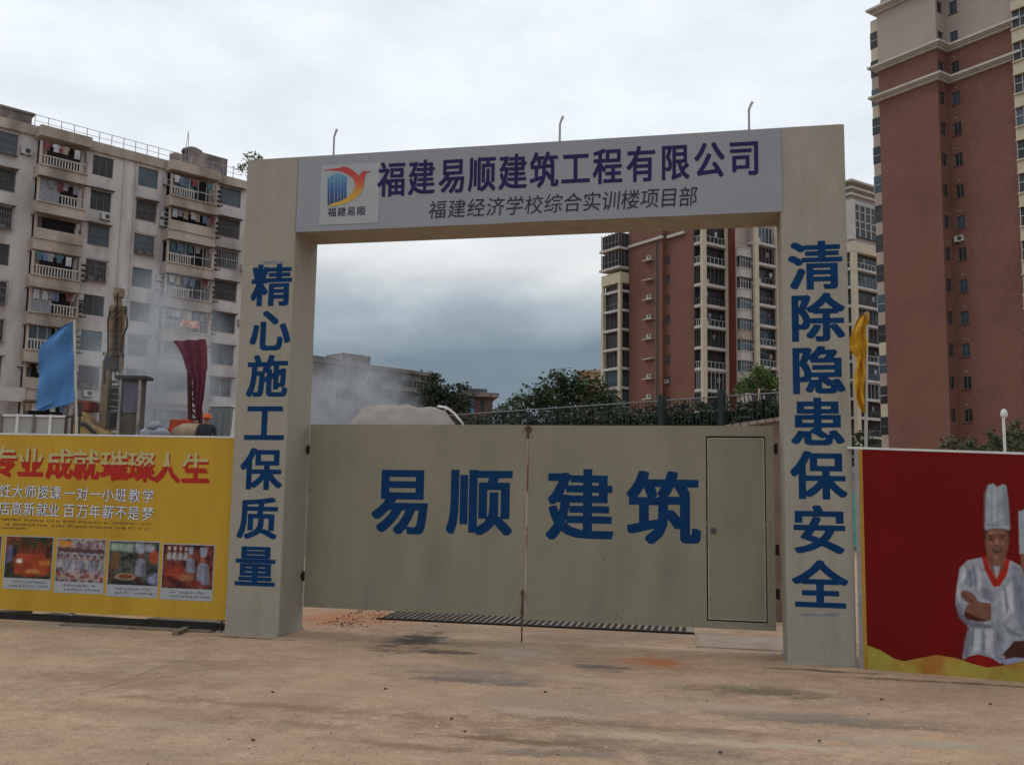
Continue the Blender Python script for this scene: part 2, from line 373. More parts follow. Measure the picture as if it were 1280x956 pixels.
# ------------------------------------------------------------------ entrance portal
GF = Fr(ground(280, 792), -12)
portal = thing('entrance_portal', 'beige concrete site gateway with two lettered pillars and a white banner across its beam', 'gateway', GF)
PD = .62
def pillar(x0, x1):
    bb = MB(); nzl = 14
    zs = [5.395*i/nzl for i in range(nzl+1)]
    nz_ = 60; ch = .014
    for i in range(nz_+1):
        z = -.05+5.445*i/nz_
        def j(k, a=.006): return abs(noise.noise(Vector((x0*3+k*7, z*3.1, k))))*a+abs(noise.noise(Vector((x0*3+k*5, z*13, k))))*a*.7
        c0_, c1_, c2_, c3_ = (ch*.4+j(q, .012) for q in range(4))
        for x, y in ((x0+c0_, j(9, .002)), (x1-c1_, j(10, .002)), (x1-j(11, .002), c1_), (x1-j(12, .003), PD-c2_), (x1-c2_, PD), (x0+c3_, PD), (x0, PD-c3_), (x0+j(13, .003), c0_)): bb.v.append((x, y, z))
    for i in range(nz_):
        for q in range(8): bb.f.append((i*8+q, i*8+(q+1) % 8, (i+1)*8+(q+1) % 8, (i+1)*8+q)); bb.m.append(0)
    bb.f.append(tuple(range(7, -1, -1))); bb.f.append(tuple(nz_*8+q for q in range(8))); bb.m += [0, 0]
    return bb.build('pillar', M_pillar, portal)
pl_ = pillar(0, .645); pr_ = pillar(5.985, 6.625)
MB().box(.645, 5.985, .004, PD-.004, 4.525, 5.39).build('beam', M_pillar, portal)
MB().box(.02, 6.6, .03, PD-.03, 5.395, 5.41).build('coping', M_conc, portal)
# footing crumbs of mortar at the foot
for x0, x1 in ((0, .645), (5.985, 6.625)):
    MB().box(x0-.015, x1+.015, -.02, PD+.01, -.03, .018).build('footing', M_conc, portal, bevel=.006)
# banner with a slightly wavy lower edge
bb = MB(); n = 40
for i in range(n+1):
    x = .652+(6.0-.652)*i/n; k = noise.noise(Vector((x*1.3, 5, 0)))
    for yy, z in ((-.012-.004*k, 4.508+.006*k), (-.014, 4.95), (-.012+.003*k, 5.392), (.0035, 5.392), (.0035, 4.508+.006*k)): bb.v.append((x, yy, z))
for i in range(n):
    for j in range(5):
        q = (j+1) % 5; bb.f.append((i*5+j, (i+1)*5+j, (i+1)*5+q, i*5+q)); bb.m.append(0)
bb.f.append((4, 3, 2, 1, 0)); bb.f.append(tuple(n*5+i for i in range(5))); bb.m += [0, 0]
banner = bb.build('banner', M_banner, portal)
YB = -.0175
for ch, x0, x1 in zip('福建易顺建筑工程有限公司', [473, 511, 549, 586, 624, 663, 702, 742, 784, 826, 868, 911], [506, 543, 582, 619, 658, 697, 737, 777, 819, 861, 905, 950]):
    cx = (x0+x1)/2; cy = 225-(cx-489.5)*.0608; h = 42+(cx-489)*.004
    char(ch, GF, (x0, cy-h/2, x1, cy+h/2), banner, M_navy, YB, .022, 'printed_character')
for i, ch in enumerate('福建经济学校综合实训楼项目部'):
    cx = 547+24.1*i; cy = 262.5-(cx-547)*.0525; hw = 10.2+.05*i; hh = 10.5+.08*i
    char(ch, GF, (cx-hw, cy-hh, cx+hw, cy+hh), banner, M_black, YB, -.004, 'printed_character', slant=.10)
# company emblem on its white patch
def pxpoly(pts, sc, ox, oy, fr, y): return [fr.xz(ox+a/sc, oy+c/sc, y) for a, c in pts]
x0, z1 = GF.xz(402, 204, YB); x1, z0 = GF.xz(473, 273, YB)
MB().box(x0, x1, -.0175, -.0155, z0-.05, z1-.05+.02).build('emblem_patch', M_patch, banner)
def ramp_mat(name, stops, axis=2, rough=.6):
    m = bpy.data.materials.new(name); m.use_nodes = True; t = m.node_tree; n = t.nodes.new; l = t.links.new
    tcn = n('ShaderNodeTexCoord'); s = n('ShaderNodeSeparateXYZ'); l(tcn.outputs['Object'], s.inputs[0])
    lo, hi = stops[0][0], stops[-1][0]; r = n('ShaderNodeMapRange'); r.inputs[1].default_value = lo; r.inputs[2].default_value = hi; l(s.outputs[axis], r.inputs[0])
    c = n('ShaderNodeValToRGB'); l(r.outputs[0], c.inputs[0]); e = c.color_ramp.elements
    e[0].color = (*stops[0][1], 1); e[1].color = (*stops[-1][1], 1)
    for p, q in stops[1:-1]: k = e.new((p-lo)/(hi-lo)); k.color = (*q, 1)
    l(c.outputs[0], t.nodes['Principled BSDF'].inputs['Base Color']); t.nodes['Principled BSDF'].inputs['Roughness'].default_value = rough; return m
LG = GF.xz(435, 235, YB)[1]
M_bird = ramp_mat('red_to_yellow_print', [(LG-.22, (.55, .38, .04)), (LG-.05, (.50, .25, .03)), (LG+.06, (.50, .07, .03)), (LG+.2, (.42, .025, .03))])
M_bars = ramp_mat('blue_gradient_print', [(LG-.2, (.01, .01, .09)), (LG, (.02, .10, .28)), (LG+.15, (.06, .26, .42))])
bird = [(100, 190), (230, 172), (320, 165), (340, 145), (400, 145), (480, 185), (575, 265), (600, 225), (625, 202), (735, 205), (670, 225), (645, 300), (638, 400), (600, 490), (520, 570), (400, 630), (280, 660), (140, 670), (230, 630), (330, 605), (420, 550), (490, 480), (525, 390), (500, 310), (430, 250), (330, 205), (250, 195)]
MB().prism(pxpoly(bird, 10.625, 395, 195, GF, YB), -.0215, -.0178).build('emblem_bird', M_bird, banner)
for a, c, t, u, in [(155, 180, 290, 662), (190, 236, 252, 650), (248, 285, 233, 622), (295, 326, 229, 606), (336, 366, 243, 590), (374, 406, 265, 572)]:
    MB().prism(pxpoly([(a, t+8), (c, t), (c, u-6), (a, u)], 10.625, 395, 195, GF, YB), -.0205, -.0178).build('emblem_bar', M_bars, banner)
for i, ch in enumerate('福建易顺'):
    cx = 415+12.1*i; char(ch, GF, (cx-5.2, 260.2-.6*i, cx+5.2, 271.2-.6*i), banner, M_black, -.0178, .02, 'printed_character')
# painted slogans on the pillars
for ch, cx, cy in zip('精心施工保质量', (339.5, 337.5, 334, 330.5, 326.5, 322, 319), (357.5, 414, 471, 529, 587, 648.5, 708.5)):
    char(ch, GF, (cx-24.5, cy-25.5, cx+24.5, cy+25.5), pl_, M_blue, -.0005, .030)
for ch, cx, cy in zip('清除隐患保安全', (1019.5, 1021, 1022, 1022, 1023, 1024, 1025), (333, 398, 463.5, 528.5, 595, 663, 732)):
    char(ch, GF, (cx-33, cy-29.5, cx+33, cy+29.5), pr_, M_blue, -.0005, .030)
M_smear = mat('faint_blue_overspray', (.20, .23, .24), .9, .15, 12)
for (a, c, d, e2), par in (((326, 327, 356, 330), pl_), ((1000, 767, 1050, 769.5), pr_)):
    p = [GF.xz(a, c, -.001), GF.xz(d, c-1, -.001), GF.xz(d-3, e2, -.001), GF.xz(a+4, e2, -.001)]
    MB().prism(p, -.0012, -.0004).build('paint_smear', M_smear, par)
# three bent lamp rods standing up from the beam
for i, (px, py, w) in enumerate([(418, 164, 'leftmost'), (700, 148, 'middle'), (936, 130, 'rightmost')]):
    x, z = GF.xz(px, py, .3)
    r = thing('lamp_rod', 'thin bent lamp rod on the gateway beam, %s of the three' % w, 'lamp rod', loc=GF.w(x, .3, 5.4), deg=-12, group='lamp rods on the gateway')
    hgt = z-5.4
    MB().path([(0, 0, 0), (0, 0, hgt-.07), (.02, 0, hgt-.01)], .012, 8).build('rod', M_steel, r)
    MB().tube((.015, 0, hgt-.025), (.04, -.02, hgt+.015), .015, 8).build('lamp_head', M_white, r)

# ------------------------------------------------------------------ gate leaves
YG = .50
def leaf_z(px, py): return GF.z(px, py, YG)
def gate_leaf(x0, x1, z0, z1, label, door=None):
    t = thing('gate_leaf', label, 'gate', loc=GF.w(x0, YG, 0), deg=-12, group='leaves of the beige steel gate')
    W_ = x1-x0; zm = leaf_z(500 if x0 < 2 else 780, 640 if x0 < 2 else 646)
    for (a, c) in ((z0, zm-.0007), (zm+.0007, z1)):
        bb = MB()
        if door:
            dx0, dx1, dz0, dz1 = door; xs = [0, dx0, dx1, W_]; zs = sorted({a, c} | {z for z in (dz0, dz1) if a < z < c})
            for i in range(3):
                for j in range(len(zs)-1):
                    if i == 1 and dz0 < (zs[j]+zs[j+1])/2 < dz1: continue
                    bb.box(xs[i]+(.0004 if i else 0), xs[i+1], 0, .022, zs[j]+(.0004 if j else 0), zs[j+1])
        else: bb.box(0, W_, 0, .022, a, c)
        bb.build('sheet_panel', M_beige, t)
    f = MB()
    for xx in (0, W_-.05): f.box(xx+.002, xx+.048, .0225, .07, z0, z1)
    for z in (z0, (z0+z1)/2, z1-.05): f.box(.049, W_-.051, .0225, .07, z+.001, z+.049)
    f.build('frame', M_beige, t)
    return t
gl = gate_leaf(.70, 3.278, .262, 2.348, 'left leaf of the closed beige steel gate, without a door in it')
dl0 = 3.296; dx0 = GF.x(883, 660, YG)-dl0; dx1 = GF.x(958, 660, YG)-dl0; dz0, dz1 = leaf_z(885, 778)+.02, leaf_z(883, 545)
gr = gate_leaf(dl0, 5.915, .235, 2.345, 'right leaf of the closed beige steel gate with a small door in it', (dx0, dx1, dz0, dz1))
door = MB().box(dx0+.012, dx1-.008, .008, .03, dz0+.012, dz1-.016).build('wicket_door', M_beige, gr, bevel=.003)
e_ = MB()
for q in ((dx0+.016, dx0+.03, dz0+.016, dz1-.02), (dx1-.026, dx1-.012, dz0+.016, dz1-.02)): e_.box(q[0], q[1], .002, .0078, q[2], q[3])
e_.box(dx0+.031, dx1-.027, .002, .0078, dz0+.016, dz0+.028); e_.box(dx0+.031, dx1-.027, .002, .0078, dz1-.032, dz1-.02)
e_.build('door_edging', mat('worn_pale_steel', (.36, .32, .24), .6, .2, 8), door)
hx = GF.x(892, 663, YG)-dl0; hz = leaf_z(892, 663)
MB().tube((hx, -.004, hz), (hx, .008, hz), .032, 16).tube((hx, -.022, hz), (hx, -.004, hz), .015, 12).build('lock', mat('dark_lock', (.12, .11, .11), .5, .2, 10, metal=.5), door, smooth=False)
MB().box(dx0-.002, dx1+.002, .0305, .034, dz0-.01, dz1+.01).build('door_backing', M_dark, gr)
M_seam = mat('pale_and_rusty_strip', (.46, .38, .31), .8, .3, 6, col2=(.22, .09, .06), mix2=(.5, .56), s2=4, stretch=(1, 1, .5))
MB().box(-.017, -.003, -.004, .02, .24, 2.34).build('meeting_strip', M_seam, gr)
MB().tube((-.045, -.012, .0), (-.045, -.012, .55), .009, 8).box(-.06, -.03, -.02, 0, .30, .34).box(-.06, -.03, -.02, 0, .50, .53).build('drop_bolt', M_rust, gr)
MB().tube((-.01, -.012, 2.20), (-.01, -.012, 2.36), .013, 8).box(-.04, .03, -.02, -.004, 2.28, 2.32).build('latch', M_rust, gr)
for z in (2.05, 1.0, .55): MB().tube((2.619+.025, .03, z), (2.619+.025, .03, z+.11), .018, 8).box(2.62, 2.66, .02, .04, z+.02, z+.09).build('hinge', M_dark, gr)
for z in (2.0, .55): MB().tube((-.025, .03, z), (-.025, .03, z+.11), .018, 8).box(-.055, 0, .02, .04, z+.02, z+.09).build('hinge', M_dark, gl)
class Sub:
    def __init__(s, fr, x0): s.f = fr; s.k = x0
    def xz(s, px, py, y=0): a, c = s.f.xz(px, py, y+YG); return a-s.k, c
    def x(s, px, py=400, y=0): return s.xz(px, py, y)[0]
    def z(s, px, py, y=0): return s.xz(px, py, y)[1]
for ch, bx in (('易', (466, 586, 538, 668)), ('顺', (560, 587, 639, 669))): char(ch, Sub(GF, .70), bx, gl, M_blue, -.0006, .031)
for ch, bx in (('建', (684, 589, 765, 676)), ('筑', (785, 592, 873, 681))): char(ch, Sub(GF, dl0), bx, gr, M_blue, -.0006, .031)

M_rs = mat('rust_speck', (.12, .055, .03), .9, .3, 30); rgs = random.Random(3)
for par, w_ in ((gl, 2.57), (gr, 2.6)):
    bb = MB()
    for i in range(70):
        e1 = rgs.random(); x = rgs.choice([rgs.uniform(.01, .05), w_-rgs.uniform(.02, .05), rgs.uniform(.02, w_)]) if e1 < .6 else rgs.uniform(.02, w_-.03)
        z = rgs.uniform(.30, 2.3) if e1 < .6 else .27+abs(rgs.gauss(0, .03)); r = rgs.uniform(.002, .007); k = 6
        bb.prism([(x+r*cos(6.283*q/k)*rgs.uniform(.6, 1.2), z+r*sin(6.283*q/k)*rgs.uniform(.6, 1.8)) for q in range(k)], -.0008, -.0002)
    o_ = bb.build('rust_specks', M_rs, par); o_['kind'] = 'stuff'
# ------------------------------------------------------------------ drain grate in front of nothing but under and behind the gate
gt = thing('drain_grate', 'long rusty steel drain grate set in the ground just behind the gate', 'grate', loc=GF.w(1.2, 1.66, .0), deg=-12)
M_gr = mat('dirty_iron', (.028, .025, .022), .8, .3, 15)
MB().box(0, 3.85, 0, .8, .003, .008).build('drain_channel', mat('dusty_channel', (.30, .235, .18), .95, .3, 6), gt)
MB().box(-.02, 3.87, -.05, -.001, .002, .018).build('front_frame', M_gr, gt)
for y0 in (0, .76): MB().box(0, 3.85, y0, y0+.035, .0085, .018).build('edge_bar', M_gr, gt)
nb = 46; bm_ = MB().box(0, .043, .036, .759, .0085, .016).mesh('bar', M_gr)
for i in range(nb): inst('bar', bm_, gt, (.02+i*3.78/nb, 0, 0))

# concrete apron with an uneven lip
M_apron = mat('pale_concrete_apron', (.40, .315, .245), .9, .15, 2.5, col2=(.30, .225, .17), s2=2.5, bump=.3, fine=.08)
bb = MB()
top = [(x*.24+5.1, 1.55+.02*noise.noise(Vector((x, 0, 0)))) for x in range(5)]
bot = [(x*.24+5.1, .72+.05*noise.noise(Vector((x, 4, 0)))) for x in range(5)]
for i in range(4):
    bb.quad((*bot[i], .010), (*bot[i+1], .010), (*top[i+1], .012), (*top[i], .012)); bb.quad((*bot[i], .0), (*bot[i+1], .0), (*bot[i+1], .010), (*bot[i], .010))
bb.build('concrete_apron', M_apron, loc=GF.w(0, 0, 0), deg=-12, kind='structure')

# rubble at the foot of the left pillar, seen under the gate
M_soil = mat('orange_brown_soil', (.36, .20, .13), .95, .3, 8, col2=(.24, .13, .08), s2=6, bump=.5)
bb = MB()
for i in range(520):
    x = .68+abs(random.gauss(0, .5)); y = random.uniform(.9, 3.6); s = random.choice([.005, .006, .008, .01, .016])
    bb.ball((x, y, s*.3), s, s*random.uniform(.6, 1), s*.6, 5, 3, jit=.2)
bb.build('soil_crumbs', M_soil, loc=GF.w(0, 0, 0), deg=-12, label='loose orange soil crumbs beside the foot of the left pillar behind the gate', cat='soil', kind='stuff')
bb = MB()
for i in range(30):
    p = ground(random.uniform(0, 1280), random.uniform(800, 1000)); s = random.choice([.003, .004, .005, .008])
    bb.ball((p.x, p.y, s*.3), s, s, s*.7, 5, 3, jit=.3)
for px, py in ((316, 925), (682, 865), (341, 865), (482, 861), (565, 898), (581, 914), (1024, 926), (900, 940), (1102, 874), (1238, 880)):
    p = ground(px, py); bb.ball((p.x, p.y, .004), .014, .009, .008, 6, 4, jit=.3)
bb.build('pebbles', mat('dark_pebble', (.10, .08, .06), .9, .4, 20), label='dark grit and pebbles scattered over the dusty forecourt', cat='pebbles', kind='stuff')

rgt = random.Random(77)
def grit(name, n, m, label, smin, smax, spots):
    bb = MB()
    for i in range(n):
        if rgt.random() < .55: px, py = rgt.uniform(-20, 1300), rgt.uniform(795, 1000)
        else:
            q = rgt.choice(spots); px, py = rgt.gauss(q[0], q[2]), rgt.gauss(q[1], q[3])
        if py < 790: continue
        p = ground(px, py); z0 = noise.noise(Vector((p.x*.35, p.y*.5, 3)))*.02 if -12 < p.x < 14 and 2 < p.y < 9 else 0
        s_ = rgt.uniform(smin, smax)*(1.7 if rgt.random() < .06 else 1); k = len(bb.v); n_ = 5; a0 = rgt.uniform(0, 6)
        for q in range(n_): r_ = s_*rgt.uniform(.6, 1.2); bb.v.append((p.x+r_*cos(a0+6.283*q/n_), p.y+r_*sin(a0+6.283*q/n_), z0+.001))
        bb.v.append((p.x, p.y, z0+.001+s_*.45))
        for q in range(n_): bb.f.append((k+q, k+(q+1) % n_, k+n_)); bb.m.append(0)
    bb.build(name, m, label=label, cat='grit', kind='stuff')
SP = [(520, 815, 60, 20), (150, 860, 90, 30), (640, 900, 80, 20), (955, 866, 60, 8), (300, 806, 60, 6), (1030, 846, 60, 6), (1160, 862, 70, 8), (780, 850, 60, 15), (120, 795, 90, 6)]
grit('dark_grit', 1500, mat('brown_grit', (.15, .105, .075), .95, .4, 30), 'fine brown grit and dried mud crumbs strewn over the forecourt', .003, .008, SP)
grit('pale_grit', 900, mat('pale_grit', (.55, .47, .39), .95, .3, 30), 'pale chips of concrete strewn over the forecourt', .003, .007, SP[:4])
# ------------------------------------------------------------------ left yellow hoarding
YF = Fr(GF.w(0, .08), -12)
M_yel = mat('yellow_banner_vinyl', (.50, .305, .035), .6, .07, 1.2, col2=(.44, .26, .03), mix2=(.45, .7), s2=.9, stretch=(2, 1, .5), bump=.5, bscale=2.4, fine=.04)
hb = thing('yellow_hoarding', 'yellow printed cooking school banner stretched on a frame left of the gateway', 'hoarding', YF)
XL = -6.2
def yt(x): return 2.16+x*(-.0085)
bb = MB(); n = 60
for i in range(n+1):
    x = XL+(-.003-XL)*i/n; k = noise.noise(Vector((x*2.2, 1, 0))); zb = .135+.012*k
    for yy, z in ((.0-.010*abs(k), zb), (0, zb+.12), (0, yt(x)), (.006, yt(x)), (.006, zb)): bb.v.append((x, yy, z))
for i in range(n):
    for j in range(5):
        q = (j+1) % 5; bb.f.append((i*5+j, (i+1)*5+j, (i+1)*5+q, i*5+q)); bb.m.append(0)
bb.f.append((4, 3, 2, 1, 0)); bb.f.append(tuple(n*5+i for i in range(5))); bb.m += [0]*2
ban = bb.build('banner', M_yel, hb)
MB().quad((XL, -.004, yt(XL)+.001), (0, -.004, yt(0)+.001), (0, .03, yt(0)+.001), (XL, .03, yt(XL)+.001)).prism([(XL, yt(XL)+.001), (-.003, yt(0)+.001), (-.003, yt(0)+.022), (XL, yt(XL)+.022)], -.004, .035).build('top_rail', M_white, hb)
for x in (-.12, -2.0, -4.0, -6.0): MB().box(x-.025, x+.025, .012, .06, 0, 2.12).build('post', M_steel, hb)
MB().box(XL, -.01, .012, .04, .02, .10).build('bottom_rail', M_dark, hb)
M_hl = ramp_mat('red_below_cream_print', [(-.5, (.42, .03, .02)), (-.02, (.42, .04, .02)), (.04, (.50, .40, .14)), (.5, (.55, .50, .26))])
Z0 = 0
def pchar(ch, box, m, y, off, nm='printed_character'): return char(ch, YF, box, ban, m, y, off, nm, th=.0012)
M_cream = mat('cream_print', (.46, .42, .20), .6, .05, 4)
M_red = mat('red_print', (.40, .03, .02), .6, .08, 4)
M_pale = mat('pale_blue_print', (.60, .62, .64), .6, .05, 4)
M_outl = mat('dark_blue_outline_print', (.02, .022, .05), .6, .05, 4)
def split_char(ch, box, y, off, zsplit):
    """one printed character, cream above and red below its middle"""
    x0, y0, x1, y1 = box; cx, cy = (x0+x1)/2, (y0+y1)/2
    ux, uz = YF.xz(cx, cy, y); w = YF.x(x1, cy, y)-YF.x(x0, cy, y); h = YF.z(cx, y0, y)-YF.z(cx, y1, y)
    v, f = glyph(ch, off); bb = MB(); bb.v = [(p[0]*w, -p[1]*.5, p[2]*h) for p in v]; bb.f = list(f)
    me = bb.mesh('printed_character', [M_cream, M_red]); bm = bmesh.new(); bm.from_mesh(me)
    bmesh.ops.bisect_plane(bm, geom=bm.verts[:]+bm.edges[:]+bm.faces[:], plane_co=(0, 0, zsplit*h), plane_no=(0, 0, 1))
    for fc in bm.faces: fc.material_index = 1 if fc.calc_center_median().z < zsplit*h else 0
    bm.to_mesh(me); bm.free(); inst('printed_character', me, ban, (ux, y, uz))
for ch, x0, x1 in zip('专业成就璀璨人生', [-12, 22, 58, 91, 126, 160, 193, 227], [21, 54, 90, 123, 159, 193, 224, 261]):
    cx = (x0+x1)/2; cy = 580+(cx-74)*.036
    pchar(ch, (x0+1.2, cy-15.8, x1+1.2, cy+19.2), M_red, -.0015, .03)
    split_char(ch, (x0, cy-18.5, x1, cy+16.5), -.0032, .014, 0.02)
def line(txt, xs, y0, k, hw, hh):
    for ch, x in zip(txt, xs):
        cy = y0+k*x
        pchar(ch, (x-hw, cy-hh, x+hw, cy+hh), M_outl, -.0015, .05)
        pchar(ch, (x-hw, cy-hh, x+hw, cy+hh), M_pale, -.0032, .012)
line('饪大师授课一对一小班教学', [6.5, 22, 38, 53.5, 69, 87, 103, 119.5, 135, 151, 168, 185], 613.5, .036, 7, 8)
line('店高新就业百万年薪不是梦', [5.5, 20.5, 36.5, 52.5, 67, 86, 103, 118.5, 135, 151, 167, 184.5], 635, .037, 7, 8.2)
# lines too small to read in the photograph: rows of short ink strokes
def scribble(parent, x0, x1, yc, k, hh, m, seed, fill=.8, name='fine_print', yy=-.0016):
    rr = random.Random(seed); bb = MB(); x = x0; cw = hh*1.9
    while x < x1:
        if rr.random() < fill:
            for q in range(5):
                a = x+rr.uniform(0, cw*.6); w = rr.uniform(.3, cw*.5); c = yc+k*x+rr.uniform(-hh, hh*.8); t = rr.choice([.35, .5, .9])
                if q % 2: w = .45; t = hh*rr.uniform(.7, 1.4); c = yc+k*x-hh*.6
                p = [YF.xz(a+i, c+j, -.001) for i, j in ((0, 0), (w, 0), (w, t), (0, t))]
                bb.quad(*[(u, yy, z) for u, z in p])
        x += cw
    bb.build(name, m, parent)
scribble(ban, 1, 188, 648.5, .035, 1.5, M_outl, 1, .9); scribble(ban, 1, 186, 654.5, .035, 1.5, M_outl, 2, .92); scribble(ban, 1, 32, 659.5, .035, 1.4, M_outl, 3, .9)
# four and a bit printed photographs with captions
def photo_mat(name, cols, sc, seed):
    m = bpy.data.materials.new(name); m.use_nodes = True; t = m.node_tree; n = t.nodes.new; l = t.links.new
    tcn = n('ShaderNodeTexCoord'); mp = n('ShaderNodeMapping'); mp.inputs['Location'].default_value = (seed, seed, seed*2); l(tcn.outputs['Object'], mp.inputs[0])
    k = n('ShaderNodeTexNoise'); k.inputs['Scale'].default_value = sc; k.inputs['Detail'].default_value = 6; k.inputs['Roughness'].default_value = .65; l(mp.outputs[0], k.inputs['Vector'])
    c = n('ShaderNodeValToRGB'); l(k.outputs[0], c.inputs[0]); e = c.color_ramp.elements
    e[0].position = .36; e[0].color = (*cols[0], 1); e[1].position = .66; e[1].color = (*cols[-1], 1)
    for i, q in enumerate(cols[1:-1]): g = e.new(.36+.3*(i+1)/(len(cols)-1)); g.color = (*q, 1)
    l(c.outputs[0], t.nodes['Principled BSDF'].inputs['Base Color']); t.nodes['Principled BSDF'].inputs['Roughness'].default_value = .5; return m
COAT = (.22, .23, .29); COAT2 = (.34, .35, .40); SKN = (.28, .10, .06); FOOD = (.36, .07, .03); PAN = (.38, .28, .18); DK = (.03, .03, .03)
def ell(cx, cy, rx, ry, n=12): return [(cx+rx*cos(2*pi*i/n), cy+ry*sin(2*pi*i/n)) for i in range(n)]
def cook(px, py, s, col=COAT):
    return [([(px-3.6*s, py+10*s), (px-3*s, py), (px-1.2*s, py-2*s), (px+1.2*s, py-2*s), (px+3*s, py), (px+3.6*s, py+10*s)], col, .5),
            ([(px+1*s, py+10*s), (px+1.2*s, py), (px+3*s, py), (px+3.6*s, py+10*s)], tuple(v*.6 for v in col), .8),
            (ell(px, py-4*s, 1.7*s, 2.2*s, 8), SKN, .4), ([(px-1.6*s, py-5*s), (px-1.9*s, py-10*s), (px+1.9*s, py-10*s), (px+1.6*s, py-5*s)], tuple(min(.5, v*1.3) for v in col), .4)]
PH = [(-58, 0.5, 669, 720, 733), (7, 65, 671, 722.5, 735.5), (71, 130.5, 674, 727, 740.5), (136, 198, 677, 731, 745), (203.5, 266.5, 681, 735.5, 749)]
BG = [[(.03, .04, .03), (.13, .05, .03), (.22, .06, .03), (.12, .07, .05)], [(.02, .025, .02), (.04, .05, .03), (.12, .04, .02), (.18, .05, .025)], [(.10, .05, .05), (.24, .17, .17), (.36, .33, .35), (.16, .06, .06)], [(.015, .02, .018), (.05, .06, .045), (.10, .11, .09), (.09, .03, .02)], [(.025, .015, .02), (.10, .025, .02), (.20, .06, .04), (.06, .025, .025)]]
SHP = [[], [], [], [], []]
SHP[1] = [([(9, 684), (15, 681), (17, 700), (8, 706)], (.14, .11, .22), .8), ([(18, 698), (58, 694), (63, 712), (58, 719), (20, 718)], (.30, .06, .025), 1.2)]
for k in range(6): SHP[1] += [(ell(24+7*k, 688+.3*k, 2.2, 2.6), (.20, .05, .035), .6), ([(21+7*k, 692), (28+7*k, 692), (29+7*k, 699), (20+7*k, 699)], (.34, .06, .03), .6)]
SHP[1] += [(ell(25, 701, 3.8, 3, 9), (.60, .56, .48), .6), (ell(42, 714, 9, 3), (.42, .20, .07), .8), (ell(40, 718, 6, 2), (.30, .04, .02), .6), (ell(14, 712, 4, 5), DK, 1), (ell(60, 690, 3, 8), (.05, .02, .02), 1), ([(50, 700), (64, 699), (64, 706), (50, 706)], (.40, .14, .03), .7)]
SHP[2] = [([(72, 675), (90, 676), (88, 684), (73, 683)], (.48, .20, .04), .8), ([(72, 684), (130, 686), (130, 692), (72, 691)], (.10, .05, .05), 1.2)]
for k in range(7): SHP[2] += cook(77+8.3*k, 700+.3*k, 1.0, COAT if k % 2 else (.30, .30, .33)) + [(ell(77+8.3*k, 693.5+.3*k, 2.0, 1.6), (.04, .02, .02), .4)]
for k in range(10): SHP[2].append((ell(74+6*k, 718+.25*k+(k % 2)*2, 3, 2.2, 8), [FOOD, PAN, (.16, .05, .04)][k % 3], .5))
SHP[3] = [([(138, 679), (166, 680), (166, 690), (138, 688)], (.26, .34, .28), 1), ([(140, 690), (150, 691), (148, 712), (138, 710)], (.16, .09, .04), 1), ([(168, 679), (180, 679), (180, 690), (169, 690)], (.25, .30, .32), 1)]+cook(176, 701, 1.9)+[(ell(192, 695, 6, 9), (.34, .07, .03), .9), (ell(186, 684, 7, 5), (.30, .31, .34), .8), (ell(158, 721, 13, 4.6, 14), (.30, .22, .14), .7), (ell(158, 720.5, 9, 2.8, 14), (.20, .06, .03), .6), ([(186, 722), (197, 714), (197, 731), (188, 731)], (.20, .22, .34), 1), ([(140, 724), (196, 729), (196, 732), (140, 732)], DK, .8)]
SHP[4] = cook(254, 707, 2.3)+cook(238, 700, 1.6)+[(ell(220, 716, 14, 9, 14), (.28, .05, .03), 1.3), (ell(233, 722, 10, 4, 12), (.34, .14, .07), .8), (ell(246, 728, 8, 3), (.22, .03, .02), .8), (ell(214, 724, 6, 4), (.12, .02, .03), 1), (ell(259, 697, 3.5, 3), (.05, .02, .015), .5)]
for k in range(4): SHP[4] += cook(211+7*k, 692, .8, (.36, .36, .36))
for i, (a, c, t, u, w) in enumerate(PH):
    p0, p1 = YF.xz(a, (t+u)/2), YF.xz(c, (t+u)/2); zt = YF.z((a+c)/2, t); zc = YF.z((a+c)/2, w)
    MB().box(p0[0]-.012, p1[0]+.012, -.0022, -.0006, zc-.01, zt+.012).build('photo_border', M_patch, ban)
    class Tilt:   # the print hangs square to the banner, not to the picture
        def xz(self, px, py, y=0): return (p0[0]+(p1[0]-p0[0])*(px-a)/(c-a), YF.z((a+c)/2, py, y))
    sk = .040*((a+c)/2-(a)) if False else 0
    raster_print('printed_photograph', Tilt(), ban, (a, t, c, u), .5, SHP[i], BG[i][0], -.0034, False, 5+i, .16, (BG[i], 7))
    for r in range(2): scribble(ban, a+(8 if r == 0 else 4+i), c-(10 if r == 0 else 5), (u+w)/2-3+r*5.2-(a*.035), .035, 1.7, M_outl, 10+i*2+r, .95, 'caption', -.0030)

# planks and offcuts lying in front of and under the yellow hoarding
M_wood = mat('weathered_grey_board', (.20, .165, .125), .9, .2, 4, col2=(.12, .09, .065), s2=6, stretch=(1, 6, 6), bump=.3)
def plank(px0, py0, px1, py1, w, h, label, m=M_wood, z=0):
    a, c = ground(px0, py0), ground(px1, py1); d = c-a
    MB().box(0, d.length, -w/2, w/2, 0, h).build('plank', m, loc=(a.x, a.y, z), deg=degrees(atan2(d.y, d.x)), bevel=min(.004, h*.2), label=label, cat='plank', group='boards below the yellow hoarding')
plank(82, 780, 268, 789, .24, .022, 'long flat grey board lying in front of the yellow banner')
plank(190, 776, 276, 781, .22, .02, 'short dark board half under the yellow banner beside the pillar', z=.026)
plank(219, 794, 244, 783, .07, .045, 'short square timber offcut lying across the long board', z=.0)
plank(60, 768, 150, 775, .16, .02, 'thin dark strip of board under the yellow banner', mat('dark_board', (.09, .07, .055), .9, .3, 5))
